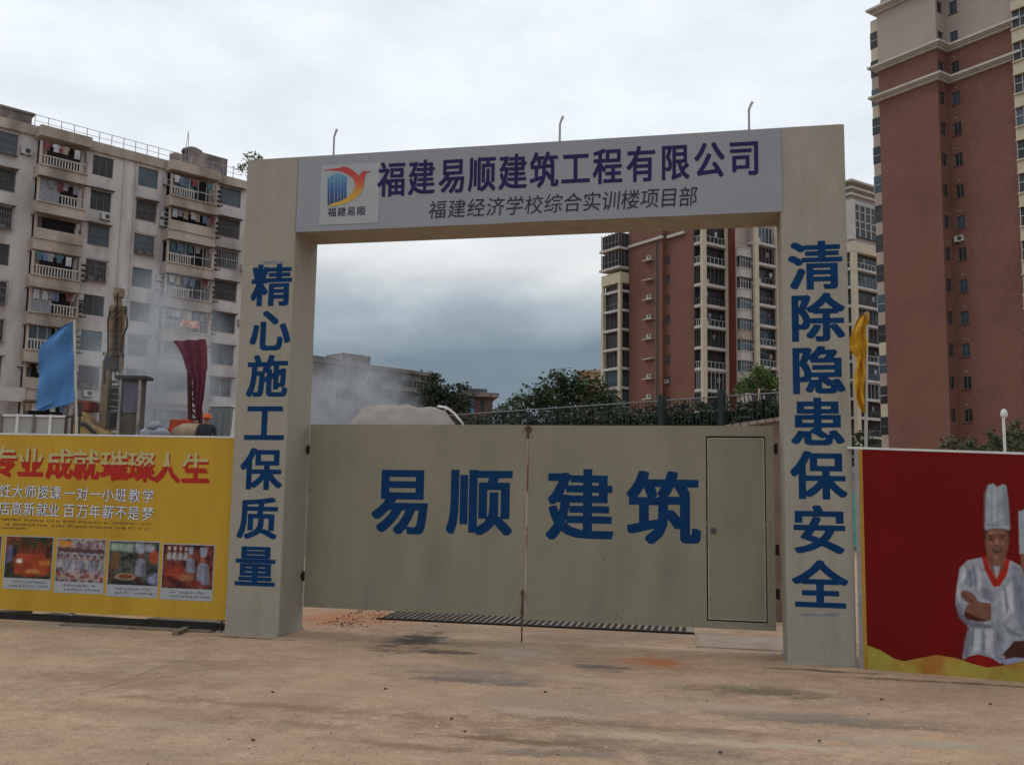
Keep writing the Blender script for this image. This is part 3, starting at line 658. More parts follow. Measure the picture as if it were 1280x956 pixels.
plank(-60, 768, 40, 765, .2, .03, 'dark board at the left edge under the yellow banner', MATS['dark_board'])

# shallow crack in the forecourt
bb = MB(); pts = [ground(x, y) for x, y in [(262, 812), (240, 820), (215, 829), (190, 838), (168, 846), (150, 853), (120, 862), (100, 868), (70, 878), (30, 890)]]
for i in range(len(pts)-1):
    a, c = pts[i], pts[i+1]; w = .016*(1-abs(i-4)/7)*random.uniform(.5, 1.3); w2 = .016*(1-abs(i-3)/7)
    za = noise.noise(Vector((a.x*.35, a.y*.5, 3)))*.02+.004; zc = noise.noise(Vector((c.x*.35, c.y*.5, 3)))*.02+.004
    bb.quad((a.x, a.y-w, za), (c.x, c.y-w2, zc), (c.x, c.y+w2, zc), (a.x, a.y+w, za))
bb.build('ground_crack', mat('crack_dirt', (.09, .06, .04), .95, .3, 8), kind='structure')

# ------------------------------------------------------------------ right red hoarding with printed cook
RF = Fr(ground(1074, 835), -22.4)
rh = thing('red_hoarding', 'dark red banner printed with a cook in a tall white hat right of the gateway', 'hoarding', RF)
M_redb = mat('dark_red_banner_vinyl', (.15, .0045, .004), .55, .08, 1.5, bump=.6, bscale=1.8, stretch=(1.5, 1, .7), fine=.05)
XR = 4.2
def rt(x): return 2.085-.036*x
MB().prism([(.075, .02), (XR, .02), (XR, rt(XR)), (.075, rt(.075))], 0, .006).build('banner', M_redb, rh)
rb = [o for o in rh.children][0]
MB().prism([(.040, .0), (.0745, .0), (.0745, rt(.07)), (.040, rt(.04))], .0, .012).build('side_strip', mat('ochre_strip', (.40, .22, .04), .6, .1, 4), rh)
MB().box(.002, .039, .0, .05, 0, rt(0)).build('post', M_steel, rh)
for x in (2.0, 4.0): MB().box(x, x+.05, .012, .06, 0, rt(x)-.03).build('post', M_steel, rh)
MB().prism([(-.06, rt(0)+.001), (XR, rt(XR)+.001), (XR, rt(XR)+.022), (-.06, rt(0)+.022)], -.004, .035).build('top_rail', M_white, rh)
CHEF = []
def col_of(m): return tuple(next(n for n in m.node_tree.nodes if n.type == 'RGB').outputs[0].default_value)[:3]
def rp(pts, m, lay, soft=None): CHEF.append((lay, [(1160+a/3.675, 590+c/3.675) for a, c in pts], col_of(m), soft))
M_cw = mat('printed_chef_white', (.31, .33, .37)); M_hat = mat('printed_hat_white', (.30, .345, .37)); M_cs = mat('printed_face', (.185, .082, .056)); M_csd = mat('printed_face_shade', (.065, .022, .016))
M_fold = mat('printed_coat_fold', (.17, .185, .225)); M_scarf = mat('printed_red_scarf', (.34, .022, .012)); M_ch0 = mat('printed_teeth', (.22, .15, .13))
M_wave = mat('yellow_green_wave_print', (.36, .29, .055), .7, .15, 2, col2=(.34, .15, .03), mix2=(.50, .66), s2=2.5, bump=.3, bscale=5, fine=.05)
# second cook, mostly beyond the frame
rp([(415, 180), (470, 165), (520, 180), (510, 375), (420, 375)], M_hat, 1); rp([(425, 376), (508, 376), (505, 470), (470, 510), (430, 470)], M_cs, 1)
rp([(430, 500), (520, 480), (620, 520), (640, 700), (600, 850), (440, 860), (410, 700)], M_cw, 1)
rp([(408, 540), (430, 470), (470, 512), (500, 470), (520, 500), (470, 600), (430, 590)], mat('printed_yellow_scarf', (.5, .33, .03), .6, .1, 8), 2)
# front cook
rp([(245, 392), (180, 405), (145, 440), (128, 560), (128, 610), (150, 665), (195, 682), (180, 712), (192, 712), (158, 860), (230, 838), (290, 850), (335, 880), (345, 860), (430, 770), (460, 770), (460, 520), (425, 430), (380, 405), (352, 400)], M_cw, 3)
rp([(258, 262), (372, 262), (372, 300), (366, 350), (356, 395), (338, 412), (312, 418), (290, 410), (272, 380), (262, 330)], M_cs, 4)   # face
rp([(268, 388), (278, 380), (300, 410), (330, 416), (352, 392), (356, 430), (330, 500), (310, 500), (290, 450)], M_cs, 5)      # neck
rp([(256, 262), (266, 262), (268, 300), (264, 312), (256, 300)], M_csd, 6); rp([(366, 262), (376, 262), (376, 300), (368, 306)], M_csd, 6)  # hair
rp([(276, 292), (300, 286), (305, 292), (278, 298)], M_csd, 7); rp([(328, 290), (352, 290), (354, 297), (330, 296)], M_csd, 7)      # brows
rp(ell(291, 305, 9, 4.5), M_csd, 7); rp(ell(341, 304, 9, 4.5), M_csd, 7)
rp([(311, 300), (318, 300), (326, 335), (304, 335)], mat('printed_nose', (.33, .155, .10), .6, .05, 9), 7); rp([(304, 334), (326, 334), (320, 341), (310, 341)], M_csd, 8)
rp([(292, 354), (315, 350), (342, 353), (332, 368), (304, 369)], M_csd, 7); rp([(299, 355), (335, 354), (328, 359), (306, 360)], M_ch0, 8)
rp([(264, 262), (262, 240), (268, 120), (276, 60), (300, 52), (318, 68), (344, 54), (360, 62), (366, 120), (374, 240), (374, 264), (340, 256), (300, 256)], M_hat, 6)   # hat
rp([(262, 238), (375, 240), (375, 246), (262, 244)], M_fold, 8)
for a, c in ((290, 80), (318, 72), (342, 78), (356, 100)): rp([(a, c), (a+3, c), (a+5, 235), (a+1, 235)], M_fold, 8)
rp([(246, 388), (268, 382), (286, 440), (312, 490), (345, 440), (356, 392), (378, 402), (362, 470), (330, 525), (300, 526), (262, 450)], M_scarf, 9)
rp([(300, 430), (330, 430), (322, 480), (312, 488)], M_cw, 8)
rp([(165, 640), (180, 608), (215, 590), (245, 600), (290, 602), (292, 680), (240, 684), (190, 676)], M_cs, 5)   # crossed forearm
rp([(150, 548), (168, 540), (200, 552), (240, 582), (285, 600), (288, 612), (215, 614), (172, 592), (152, 570)], M_cs, 6); rp([(215, 560), (262, 580), (292, 600), (250, 598), (228, 590)], M_cw, 6.5)       # hand
for k, (a, c) in enumerate([(152, 556), (158, 570), (168, 584)]): rp([(a, c), (a+45, c+14), (a+47, c+17), (a, c+3)], M_csd, 7)
rp([(163, 655), (172, 640), (240, 672), (285, 682), (230, 686), (180, 676)], M_csd, 6)
for p in ([(205, 420), (212, 422), (222, 520), (214, 540)], [(140, 600), (165, 640), (160, 648), (138, 612)], [(200, 690), (215, 690), (208, 800), (196, 830)], [(300, 540), (304, 540), (300, 700), (295, 700)],
          [(345, 690), (380, 730), (430, 745), (425, 755), (372, 738)], [(320, 700), (330, 760), (326, 800), (316, 760)], [(400, 470), (408, 470), (415, 600), (405, 620)], [(250, 700), (256, 700), (262, 800), (254, 820)], [(180, 450), (188, 450), (180, 520), (172, 520)]): rp(p, M_fold, 5)
for k in range(4): rp(ell(325, 560+42*k, 4, 4, 8), M_fold, 6)
rp([(340, 840), (395, 775), (460, 770), (460, 850), (400, 862)], M_csd, 6)
rp([(335, 862), (400, 850), (470, 856), (470, 868), (350, 884)], mat('printed_plate', (.28, .30, .42), .5, .1, 8), 7)
M_ch = mat('printed_face_light', (.27, .13, .09), .6, .05, 9)
rp([(276, 268), (350, 266), (352, 282), (312, 280), (278, 286)], M_ch, 5.5); rp(ell(284, 326, 9, 10), M_ch, 5.5); rp(ell(346, 326, 9, 10), M_ch, 5.5); rp([(300, 378), (326, 378), (320, 400), (304, 398)], M_ch, 5.5)
rp([(362, 300), (372, 300), (366, 350), (352, 400), (344, 400), (358, 340)], mat('printed_face_side', (.17, .065, .045), .6, .1, 9), 5.6)
M_cl = mat('printed_coat_light', (.46, .48, .51), .6, .05, 8)
for p in ([(150, 450), (172, 430), (176, 470), (150, 520)], [(225, 430), (245, 460), (250, 540), (232, 540)], [(205, 720), (240, 710), (238, 820), (205, 830)], [(262, 690), (290, 700), (290, 830), (268, 826)], [(340, 540), (390, 500), (396, 640), (345, 680)], [(135, 520), (145, 500), (150, 600), (136, 600)]): rp(p, M_cl, 3.6)
for p in ([(345, 520), (352, 510), (372, 620), (360, 660)], [(415, 520), (425, 520), (440, 640), (425, 660)], [(185, 460), (200, 440), (205, 520), (190, 530)], [(172, 850), (186, 740), (192, 740), (184, 848)], [(245, 836), (252, 720), (258, 720), (258, 838)]): rp(p, M_fold, 4.4)

# larger soft light and shade of the photographed cook
_x = [([(262, 100), (276, 60), (290, 58), (284, 240), (262, 240)], (.20, .235, .26), 4.1), ([(345, 60), (366, 120), (374, 250), (356, 250), (350, 150)], (.19, .22, .25), 6.2), ([(296, 70), (310, 74), (312, 235), (298, 235)], (.38, .42, .44), 6.3),
      ([(262, 246), (375, 248), (374, 262), (340, 256), (300, 256), (264, 262)], (.36, .39, .41), 8.5), ([(258, 262), (372, 262), (370, 274), (260, 276)], (.06, .022, .018), 5.2),
      ([(128, 560), (150, 640), (196, 684), (300, 700), (300, 720), (190, 712), (140, 660)], (.14, .15, .19), 4.2), ([(245, 520), (290, 540), (300, 600), (250, 600)], (.20, .21, .25), 4.3), ([(380, 420), (430, 440), (460, 560), (440, 760), (400, 640)], (.22, .235, .28), 3.9),
      ([(160, 850), (170, 780), (185, 720), (200, 720), (190, 850)], (.21, .225, .26), 4.3), ([(300, 700), (350, 760), (340, 870), (300, 850)], (.23, .24, .28), 4.3), ([(280, 720), (296, 720), (300, 846), (284, 846)], (.42, .44, .47), 4.4)]
for p, c, l in _x: CHEF.append((l, [(1160+a/3.675, 590+q/3.675) for a, q in p], c, 1.6))
CHEF.sort(key=lambda q: q[0])
raster_print('printed_cook_picture', RF, rb, (1190, 600, 1302, 838), .5, [(p, c, (s_ if s_ is not None else (1.1 if c in ((.17, .185, .225),) or l in (3.6, 5.5, 5.6) or abs(c[0]-.17) < .002 or c[0] > .4 else .5))) for l, p, c, s_ in CHEF], (.15, .0045, .004), -.0015, True, 3, .10)
# yellow waves along the bottom, and a red one rising through them
RPX = [RF.xz(1160+a/3.675, 590+c/3.675, -.004) for a, c in [(158, 862), (190, 845), (235, 836), (280, 850), (330, 886), (250, 905)]]
MB().prism(RPX, -.0045, -.0038).build('printed_red_wave', mat('printed_bright_red', (.24, .010, .008), .6, .1, 6), rb)
wave = [RF.xz(x, y, -.011) for x, y in [(1084, 806), (1100, 812), (1118, 823), (1130, 826), (1150, 822), (1170, 818), (1195, 822), (1215, 829), (1235, 834), (1262, 830), (1300, 820), (1340, 818)]]
MB().prism([(.076, .0)]+[(wave[-1][0], .0)]+wave[::-1]+[(.076, wave[0][1]+.02)], -.0125, -.0112).build('printed_wave', M_wave, rb)

# ------------------------------------------------------------------ shared building bits
M_glass = mat('dark_window_glass', (.03, .03, .033), .3, .5, .6, spec=.3)
M_glassb = mat('blue_window_glass', (.05, .08, .10), .2, .3, .6, spec=.4)
M_frame = mat('old_window_frame', (.16, .15, .14), .6, .2, 5)
M_wframe = mat('white_window_frame', (.40, .40, .40), .6, .1, 5)
M_ac = mat('air_conditioner_white', (.42, .42, .40), .6, .15, 3); M_fan = mat('fan_dark', (.06, .06, .06), .6, .1, 3)
M_cage = mat('window_cage_bars', (.10, .095, .09), .7, .2, 8)
def window_mesh(w, h, kind):
    """frame mesh; origin at lower left of the opening, y into wall"""
    bb = MB(); f = .06
    bb.box(0, w, .12, .18, 0, f).box(0, w, .12, .18, h-f, h).box(0, f, .12, .18, f, h-f).box(w-f, w, .12, .18, f, h-f)
    nm = 2 if kind != 'three' else 3
    for i in range(1, nm): bb.box(w*i/nm-.025, w*i/nm+.025, .12, .18, f, h-f)
    if kind == 'transom': bb.box(f, w-f, .125, .175, h*.68, h*.68+.05)
    if kind == 'box':
        n_ = int(w/.18)
        for i in range(n_+1): bb.box(w*i/n_-.012, w*i/n_+.012, -.42, -.40, -.1, h+.02)
        for z in (-.1, h*.33, h*.66, h): bb.box(-.02, w+.02, -.425, -.395, z-.02, z+.02)
        for xx in (-.02, w): bb.box(xx, xx+.02, -.42, .1, -.1, -.06).box(xx, xx+.02, -.42, .1, h-.02, h+.02)
        bb.box(0, w, -.40, .1, -.1, -.07).box(w*.1, w*.35, -.33, -.1, -.068, .25).box(w*.6, w*.75, -.33, -.15, -.068, .18)
    if kind == 'cage':
        n_ = int(w/.16)
        for i in range(n_+1): bb.box(w*i/n_-.012, w*i/n_+.012, -.05, -.02, -.05, h+.05)
        for z in (0, h*.5, h): bb.box(-.04, w+.04, -.05, -.02, z-.02, z+.02)
    return bb
_W = {}
def add_window(root, x, z, w, h, y=0.0, kind='plain', fm=None, gm=None, rz=0):
    fm = fm or M_frame; gm = gm or M_glass; k = (round(w, 2), round(h, 2), kind, fm.name)
    if k not in _W: _W[k] = window_mesh(w, h, kind).mesh('window', fm)
    o = inst('window', _W[k], root, (x, y, z), rz)
    k2 = (round(w, 2), round(h, 2), gm.name)
    if k2 not in _W: _W[k2] = MB().box(.061, w-.061, .15, .155, .061, h-.061).mesh('pane', gm)
    inst('pane', _W[k2], o); return o
_ac = MB(); _ac.box(0, .8, -.35, -.02, 0, .55); _ac.cm = 1; _ac.tube((.5, -.36, .28), (.5, -.352, .28), .21, 14); _ac.box(.05, .12, -.3, -.05, -.08, -.002).box(.68, .75, -.3, -.05, -.08, -.002)
ME_ac = _ac.mesh('air_conditioner', [M_ac, M_fan])
def add_ac(root, x, z, y=0.0): return inst('air_conditioner', ME_ac, root, (x, y, z))
GARM = [mat('cloth_%s' % n_, c, .9, .2, 6) for n_, c in (('white', (.42, .42, .44)), ('blue', (.12, .16, .25)), ('black', (.03, .03, .04)), ('red', (.17, .06, .07)), ('grey', (.22, .22, .24)), ('tan', (.30, .24, .18)), ('teal', (.07, .13, .15)))]
def garment_mesh(m, k):
    w = .22 if k % 2 else .30; h = .75 if k % 2 else .6
    p = [(-w, 0), (-w*.3, .05), (w*.3, .05), (w, 0), (w, -.25), (w*.62, -.22), (w*.7, -h), (-w*.7, -h), (-w*.62, -.22), (-w, -.25)] if k % 2 == 0 else [(-w, 0), (w, 0), (w*.95, -h), (w*.15, -h), (0, -.25), (-w*.15, -h), (-w*.95, -h)]
    return MB().prism(p, -.03, .03).mesh('garment', m)
ME_g = [garment_mesh(m, k) for k in range(2) for m in GARM]

# ------------------------------------------------------------------ left apartment block
M_ap = mat('stained_white_render', (.52, .485, .465), .9, .12, .5, col2=(.30, .265, .25), mix2=(.46, .68), s2=.45, stretch=(1, 1, .35), fine=.07)
M_ap2 = mat('peach_render', (.42, .35, .295), .9, .14, .6, col2=(.24, .20, .165), mix2=(.44, .66), s2=.5, stretch=(1, 1, .4), fine=.06)
M_apd = mat('grey_roof_render', (.16, .135, .125), .9, .25, .8, col2=(.25, .20, .17), s2=.8)
M_sh = mat('shade_interior', (.045, .042, .045), .9, .3, .8)  # near-black colour that paints the shade inside rooms and recesses
M_rail = mat('balcony_baluster', (.40, .38, .34), .8, .15, 5)
AF = Fr(at(110, 500, 79), 44.5)
ap = thing('apartment_block', 'old eight storey pale apartment block with laundry on its balconies, left behind the hoarding', 'building', AF)
FL = 3.05; ZT = 29.6
xa0, xa1 = AF.x(-30, 400), 16.0
colsW = [(AF.x(0, 180)-1.1, AF.x(22.5, 180)), (AF.x(116, 205), AF.x(142, 205)), (AF.x(173, 220), AF.x(197.5, 228)), (AF.x(274.5, 240), AF.x(301, 250))]
bays = [(AF.x(47, 230, -1.3), AF.x(108, 240, -1.3)), (AF.x(212, 260, -1.3), AF.x(270, 275, -1.3))]
NF = 10
holes = []
for c, (a, d) in enumerate(colsW):
    for k in range(NF):
        zt = ZT-FL*k-(.0 if c != 3 else -.1)
        holes.append((a, d, zt-1.75, zt))
for a, d in bays:
    for k in range(NF): holes.append((a+.2, d-.2, ZT-FL*k-2.2, ZT-FL*k+.05))
bb = MB(); holed_wall(bb, xa0, xa1, -.1, 29.99, holes, 0, .3)
bb.box(xa0, xa1, .31, 12, -.1, 29.99); bb.box(xa0, xa0+.1, 0.001, .309, -.1, 29.99).box(xa1-.1, xa1, .001, .309, -.1, 29.99); bb.build('wall', M_ap, ap)
rg = random.Random(11)
for c, (a, d) in enumerate(colsW):
    for k in range(NF):
        zt = ZT-FL*k-(.0 if c != 3 else -.1); w = d-a
        kind = rg.choice(['plain', 'cage', 'three', 'box', 'cage', 'box'])
        add_window(ap, a, zt-1.75, w, 1.75, 0, kind, rg.choice([M_frame, M_frame, M_wframe if c == 3 else M_frame]), rg.choice([M_glass, M_glass, M_glass, M_glassb]))
        if kind == 'cage' or rg.random() < .4: # rain hood over the window
            MB().prism([(a-.15, zt+.06), (d+.15, zt+.06), (d+.15, zt+.12), (a-.15, zt+.12)], -.5, -.002).build('hood', M_apd, ap)
        if kind in ('cage',) and rg.random() < .6:
            MB().box(a+.1, a+w*.7, .19, .21, zt-1.6, zt-.5).build('curtain', GARM[rg.choice([0, 4, 5])], ap)
for x, zz_ in ((AF.x(26, 190, -.2), ZT-1.5), (colsW[1][0]+.9, ZT-FL-2.5), (colsW[2][1]+.4, ZT-1.2), (colsW[2][1]+.3, ZT-FL-1.2), (colsW[2][1]+.3, ZT-FL-2.0), (colsW[2][1]+.3, ZT-3*FL-.9), (colsW[2][1]+.3, ZT-3*FL-1.7), (colsW[2][1]+.3, ZT-4*FL-1.0), (colsW[3][1]+.3, ZT-2*FL-1.6), (AF.x(20, 480, -.2), ZT-6*FL-.6), (AF.x(20, 480, -.2), ZT-7*FL-.2), (colsW[1][0]-1.2, ZT-2*FL-1.3), (colsW[1][0]-.9, ZT-4*FL-1.4), (colsW[3][1]+.3, ZT-4*FL-.8), (colsW[1][0]+.4, ZT-6*FL-2.6)):
    add_ac(ap, x, zz_, 0)
balu = {}
for bi, (a, d) in enumerate(bays):
    for k in range(NF-1):
        z0 = ZT-FL*k-2.25  # floor of the balcony opening
        bal = bpy.data.objects.new('balcony', MB().box(a, d, -1.3, -.002, z0-1.05, z0-.15).box(a, d, -1.42, -.002, z0-.149, z0-.03).box(a, a+.18, -1.3, -1.12, z0-.029, z0+2.0-.15).box(d-.18, d, -1.3, -1.12, z0-.029, z0+2.0-.15).mesh('balcony', M_ap2))
        COL.objects.link(bal); bal.parent = ap
        style = rg.choice(['rail', 'rail', 'solid', 'glazed', 'half', 'dense']) if not (bi == 0 and k == 0) else 'rail'
        w = d-a-.36; xr0 = a+.18
        def rails(x0_, x1_):
            bb = MB(); n_ = int((x1_-x0_)/.22)
            for i in range(1, n_): bb.box(x0_+(x1_-x0_)*i/n_-.045, x0_+(x1_-x0_)*i/n_+.045, -1.27, -1.19, z0-.029, z0+.67)
            bb.box(x0_, x1_, -1.28, -1.18, z0+.671, z0+.77); bb.build('railing', M_rail, bal)
        if style == 'rail': rails(xr0, xr0+w)
        elif style == 'solid': MB().box(xr0, xr0+w, -1.28, -1.2, z0-.028, z0+.75).build('parapet', M_ap2, bal)
        elif style == 'half':
            rails(xr0+w*.45, xr0+w); MB().box(xr0, xr0+w*.449, -1.28, -1.2, z0-.028, z0+1.8).build('screen', GARM[4], bal)
        else:
            rails(xr0, xr0+w*.55)
            bb = MB(); n_ = 5
            for i in range(n_+1): bb.box(xr0+w*i/n_-.03, xr0+w*i/n_+.03, -1.16, -1.1, z0-.02, z0+1.85)
            bb.box(xr0, xr0+w, -1.161, -1.10, z0+.8, z0+.86); bb.build('glazing_bars', M_wframe, bal)
            MB().box(xr0+.04, xr0+w*.5, -1.135, -1.13, z0, z0+1.8).build('pane', M_glassb, bal)
        MB().box(a-.1, d+.1, -1.9, -1.35, z0+1.86, z0+1.9).build('rain_canopy', rg.choice([M_apd, M_frame]), bal) if rg.random() < .6 and k else None
        x = a+.5
        if rg.random() < .85:
            while x < d-.4:
                if rg.random() < .8: inst('garment', rg.choice(ME_g), bal, (x, -1.36 if style != 'glazed' else -1.5, z0+1.75))
                x += rg.uniform(.34, .75)
        MB().box(a+.21, d-.21, .2, .22, z0+.06, z0+2.28).build('dark_recess_fill', M_sh, bal)  # dark panel: the shade of the balcony recess put in as colour
        # room door frame at the back of the balcony
        MB().box(a+.5, a+1.0, .1, .14, z0+.1, z0+2.1).build('door', rg.choice([M_wframe, M_frame, GARM[5]]), bal)
        if rg.random() < .7: # cage of shelves beside the balcony with pots and brackets
            bb = MB()
            for i in range(4): bb.box(d+.02, d+.75, -1.0, -.3, z0+.1+.45*i, z0+.14+.45*i)
            for xx in (d+.02, d+.4, d+.72): bb.box(xx, xx+.04, -1.0, -.96, z0, z0+1.6)
            bb.build('bracket_rack', M_cage, bal)
# roof edge, bay tops, roof huts
bb = MB(); bb.box(xa0, xa1, -.25, .3, 29.86, 30.7); bb.build('parapet', M_ap2, ap)
for a, d in bays: MB().box(a-.1, d+.15, -1.5, -.251, 29.62, 30.5).build('bay_roof', M_ap2, ap)
hx0, hx1 = AF.x(-20, 140, 2), AF.x(40, 150, .5)
zh = AF.z(38, 141, .5); MB().box(hx0, hx1, .5, 5, 29.99, zh-.2).box(hx0, hx1+.2, .4, 5.1, zh-.199, zh).build('roof_hut', M_apd, ap)
hx0, hx1 = AF.x(238, 200, 1), AF.x(284, 210, 1)
zh = AF.z(280, 198, 1); bb = MB(); bb.box(hx0, hx1, 1, 4, 29.99, zh); bb.build('roof_hut', M_apd, ap)
MB().sweep([(hx0+.6, 2, zh), (hx0+.6, 2, zh+.25), (hx0+.6, 2, zh+.5)], [1.0, .95, .5], 14).build('water_tank', M_apd, ap)
MB().sweep([(hx0-1.3, 1.2, 30), (hx0-1.3, 1.2, 31.9), (hx0-1.3, 1.2, 32.1)], [.55, .55, .3], 12).build('water_tank', M_apd, ap)
bb = MB(); ax = AF.x(234, 190, 1); bb.path([(ax-.3, 1, 30.4), (ax, 1, 34.4), (ax+.3, 1, 30.4)], .03, 5); bb.path([(ax-.15, 1, 32.4), (ax+.15, 1, 32.4)], .025, 5).build('antenna', M_steel, ap)
x = AF.x(44, 150, .0); bb = MB()
while x < 13: bb.box(x-.025, x+.025, 0, .05, 30.7, 31.7); x += 1.05
bb.box(AF.x(44, 150), 13, 0.01, .05, 31.701, 31.74); bb.box(AF.x(44, 150), 13, 0.01, .04, 31.2, 31.23); bb.build('roof_railing', mat('thin_grey_rail', (.33, .33, .36), .6, .1, 3), ap)
# drain pipes
for px in (150, 100, 165, 262): MB().tube((AF.x(px, 300), -.09, 3), (AF.x(px, 300), -.09, 30), .06, 8).build('drain_pipe', M_ap, ap)
# orange sign hung on a balcony, ground floor awnings
sx, sz = AF.xz(225, 403, -1.42); MB().box(sx, AF.x(248, 408, -1.42), -1.46, -1.42, sz-.35, sz+.35).build('orange_sign', mat('orange_sign', (.62, .16, .03), .6, .5, 3.0, col2=(.6, .45, .3), s2=3), ap)
for px0, px1, py in ((-5, 30, 500), (190, 238, 503), (196, 233, 463)):
    x0_, z_ = AF.xz(px0, py, -1.5); x1_ = AF.x(px1, py, -1.5)
    bb = MB().prism([(x0_, z_), (x1_, z_), (x1_, z_+1.1), (x0_, z_+1.1)], -1.62, -1.5); bb.build('awning', mat('pale_awning', (.42, .39, .36), .8, .1, 1), ap)

# ------------------------------------------------------------------ towers
M_brick = mat('red_brown_brick_tile', (.185, .092, .07), .85, .06, .35, col2=(.165, .08, .06), s2=.12, fine=.16)
M_tan = mat('tan_tile', (.37, .30, .265), .85, .06, .4, fine=.08)
M_cor = mat('pale_cornice', (.46, .44, .40), .8, .1, 1)
M_col = mat('cream_column', (.50, .44, .33), .8, .08, 1)
M_slab = mat('pale_slab', (.47, .44, .41), .8, .1, 1)
def tower_window(root, x, z, w, h, y, nm=M_frame): add_window(root, x, z, w, h, y, 'plain', nm, rg.choice([M_glassb, M_glass]))

# right tower
TF = Fr(at(1172, 500, 85), -56)
tw = thing('brick_tower', 'tall red brown tower with a tan top and pale cornices filling the right edge', 'building', TF)
xl = TF.x(1101, 200); xc = TF.x(1175, 200)+.05; ST = 1.7; xr = TF.x(1273.5, 150, ST)
ZC1, ZC2, ZE = 40.4, 43.5, 49.5
wz = [45.15-2.98*k for k in range(-1, 15)]
wx0, wx1 = TF.x(1191, 150, ST), TF.x(1201.5, 150, ST)
holes = [(wx0, wx1, z-1.2, z) for z in wz if z > 2]
for nm, m, z0, z1 in (('brick_wall', M_brick, -.1, ZC2), ('tan_wall', M_tan, ZC2, ZE)):
    hs = [h for h in holes if z0 < (h[2]+h[3])/2 < z1]
    bb = MB(); holed_wall(bb, xc, xr, z0, z1, hs, ST, .2)
    bb.quad((xl, 0, z0), (xc, 0, z0), (xc, 0, z1), (xl, 0, z1)); bb.quad((xl, 0, z0), (xl, 14, z0), (xl, 14, z1), (xl, 0, z1))
    bb.quad((xr, ST, z0), (xr, 14, z0), (xr, 14, z1), (xr, ST, z1)); bb.quad((xl, 14, z0), (xr, 14, z0), (xr, 14, z1), (xl, 14, z1))
    # the narrow return face with its own windows
    hs2 = [(.3, 1.2, z-1.2, z) for z in wz if z0 < z-.7 < z1 and z > 2]
    b2 = MB(); holed_wall(b2, 0, ST, z0, z1, hs2, 0, .18)
    k = len(bb.v); bb.v += [(xc-p[1], p[0], p[2]) for p in b2.v]; bb.f += [tuple(k+i for i in f) for f in b2.f]; bb.m += [0]*len(b2.f)
    bb.build(nm, m, tw)
for z in wz:
    if z < 2: continue
    tower_window(tw, wx0, z-1.2, wx1-wx0, 1.2, ST)
    add_window(tw, xc, z-1.2, .9, 1.2, .3, 'plain', M_frame, M_glass, 90)
    MB().box(wx0-.1, wx1+.1, ST-.06, ST-.002, z-1.31, z-1.21).build('sill', mat('brick_sill', (.12, .06, .05), .8, .1, 3), tw)
    o_ = MB().tube((0, -.12, 0), (0, 0, 0), .05, 6).build('vent', M_ac, tw, loc=((wx0+wx1)/2, ST, z+.42))
for z in (ZC1, ZC2, ZE): # stepped cornices, wrapped round the return
    bb = MB()
    for o_, a_, c_ in ((.0, .0, .22), (.22, .22, .34), (.45, .341, .55)):
        pts = [(xl-.35-o_, -.25-o_), (xc+.25+o_, -.25-o_), (xc+.25+o_, ST-.25-o_), (xr+.25+o_, ST-.25-o_), (xr+.25+o_, ST+3), (xl-.35-o_, ST+3)]
        k = len(bb.v)
        for zz_ in (z-.25+a_, z-.25+c_): bb.v += [(x, y, zz_) for x, y in pts]
        bb.f.append(tuple(k+5-i for i in range(6))); bb.f.append(tuple(k+6+i for i in range(6))); bb.f += [(k+i, k+(i+1) % 6, k+6+(i+1) % 6, k+6+i) for i in range(6)]; bb.m += [0]*8
    bb.build('cornice', M_cor, tw)
MB().prism([(xl-.2, ZE+.35), (xr, ZE+.35), (xr-2, ZE+6), (xl+1.8, ZE+6)], .5, 10).build('mansard_roof', mat('pale_mansard', (.34, .29, .27), .8, .1, .5), tw)
rw = random.Random(5)
# window bay strip down the left end and bays at the right end
for k in range(17):
    z = 49.0-2.98*k
    if z < 1: break
    MB().box(xl-1.0, xl-.001, .35, 2.4, z-1.25, z-.001).build('bay_panel', rw.choice([M_tan, M_col]), tw)
    w_ = MB().box(xl-1.0, xl-.001, .35, 2.4, z-2.98, z-1.251).build('bay_window', rw.choice([M_glass, M_glassb, M_glass]), tw)
    MB().box(xl-1.05, xl-.001, .3, .349, z-2.2, z-2.14).box(xl-1.05, xl-1.0, .3, .349, z-2.98, z-1.25).build('mullion', M_wframe if rw.random() < .5 else M_frame, w_)
    z = z-.3
    MB().box(xr+.001, xr+3, ST-.6, ST+2, z-1.3, z-.001).box(xr+.001, xr+3.1, ST-.75, ST-.601, z-.12, z).box(xr+.001, xr+3.1, ST-.75, ST-.601, z-1.3, z-1.2).build('bay_panel', M_col, tw)
    w_ = MB().box(xr+.05, xr+3, ST-.5, ST+2, z-2.98, z-1.301).build('bay_window', rw.choice([M_glass, M_glassb]), tw)
    bb = MB()
    for q in range(4): bb.box(xr+.02+.7*q, xr+.09+.7*q, ST-.56, ST-.501, z-2.979, z-1.302)
    bb.box(xr+.02, xr+3, ST-.561, ST-.502, z-2.1, z-2.03); bb.build('mullion', M_wframe, w_)
add_ac(tw, wx0-1.2, wz[7]-2.35, ST); add_ac(tw, wx0-.1, wz[7]-2.45, ST)

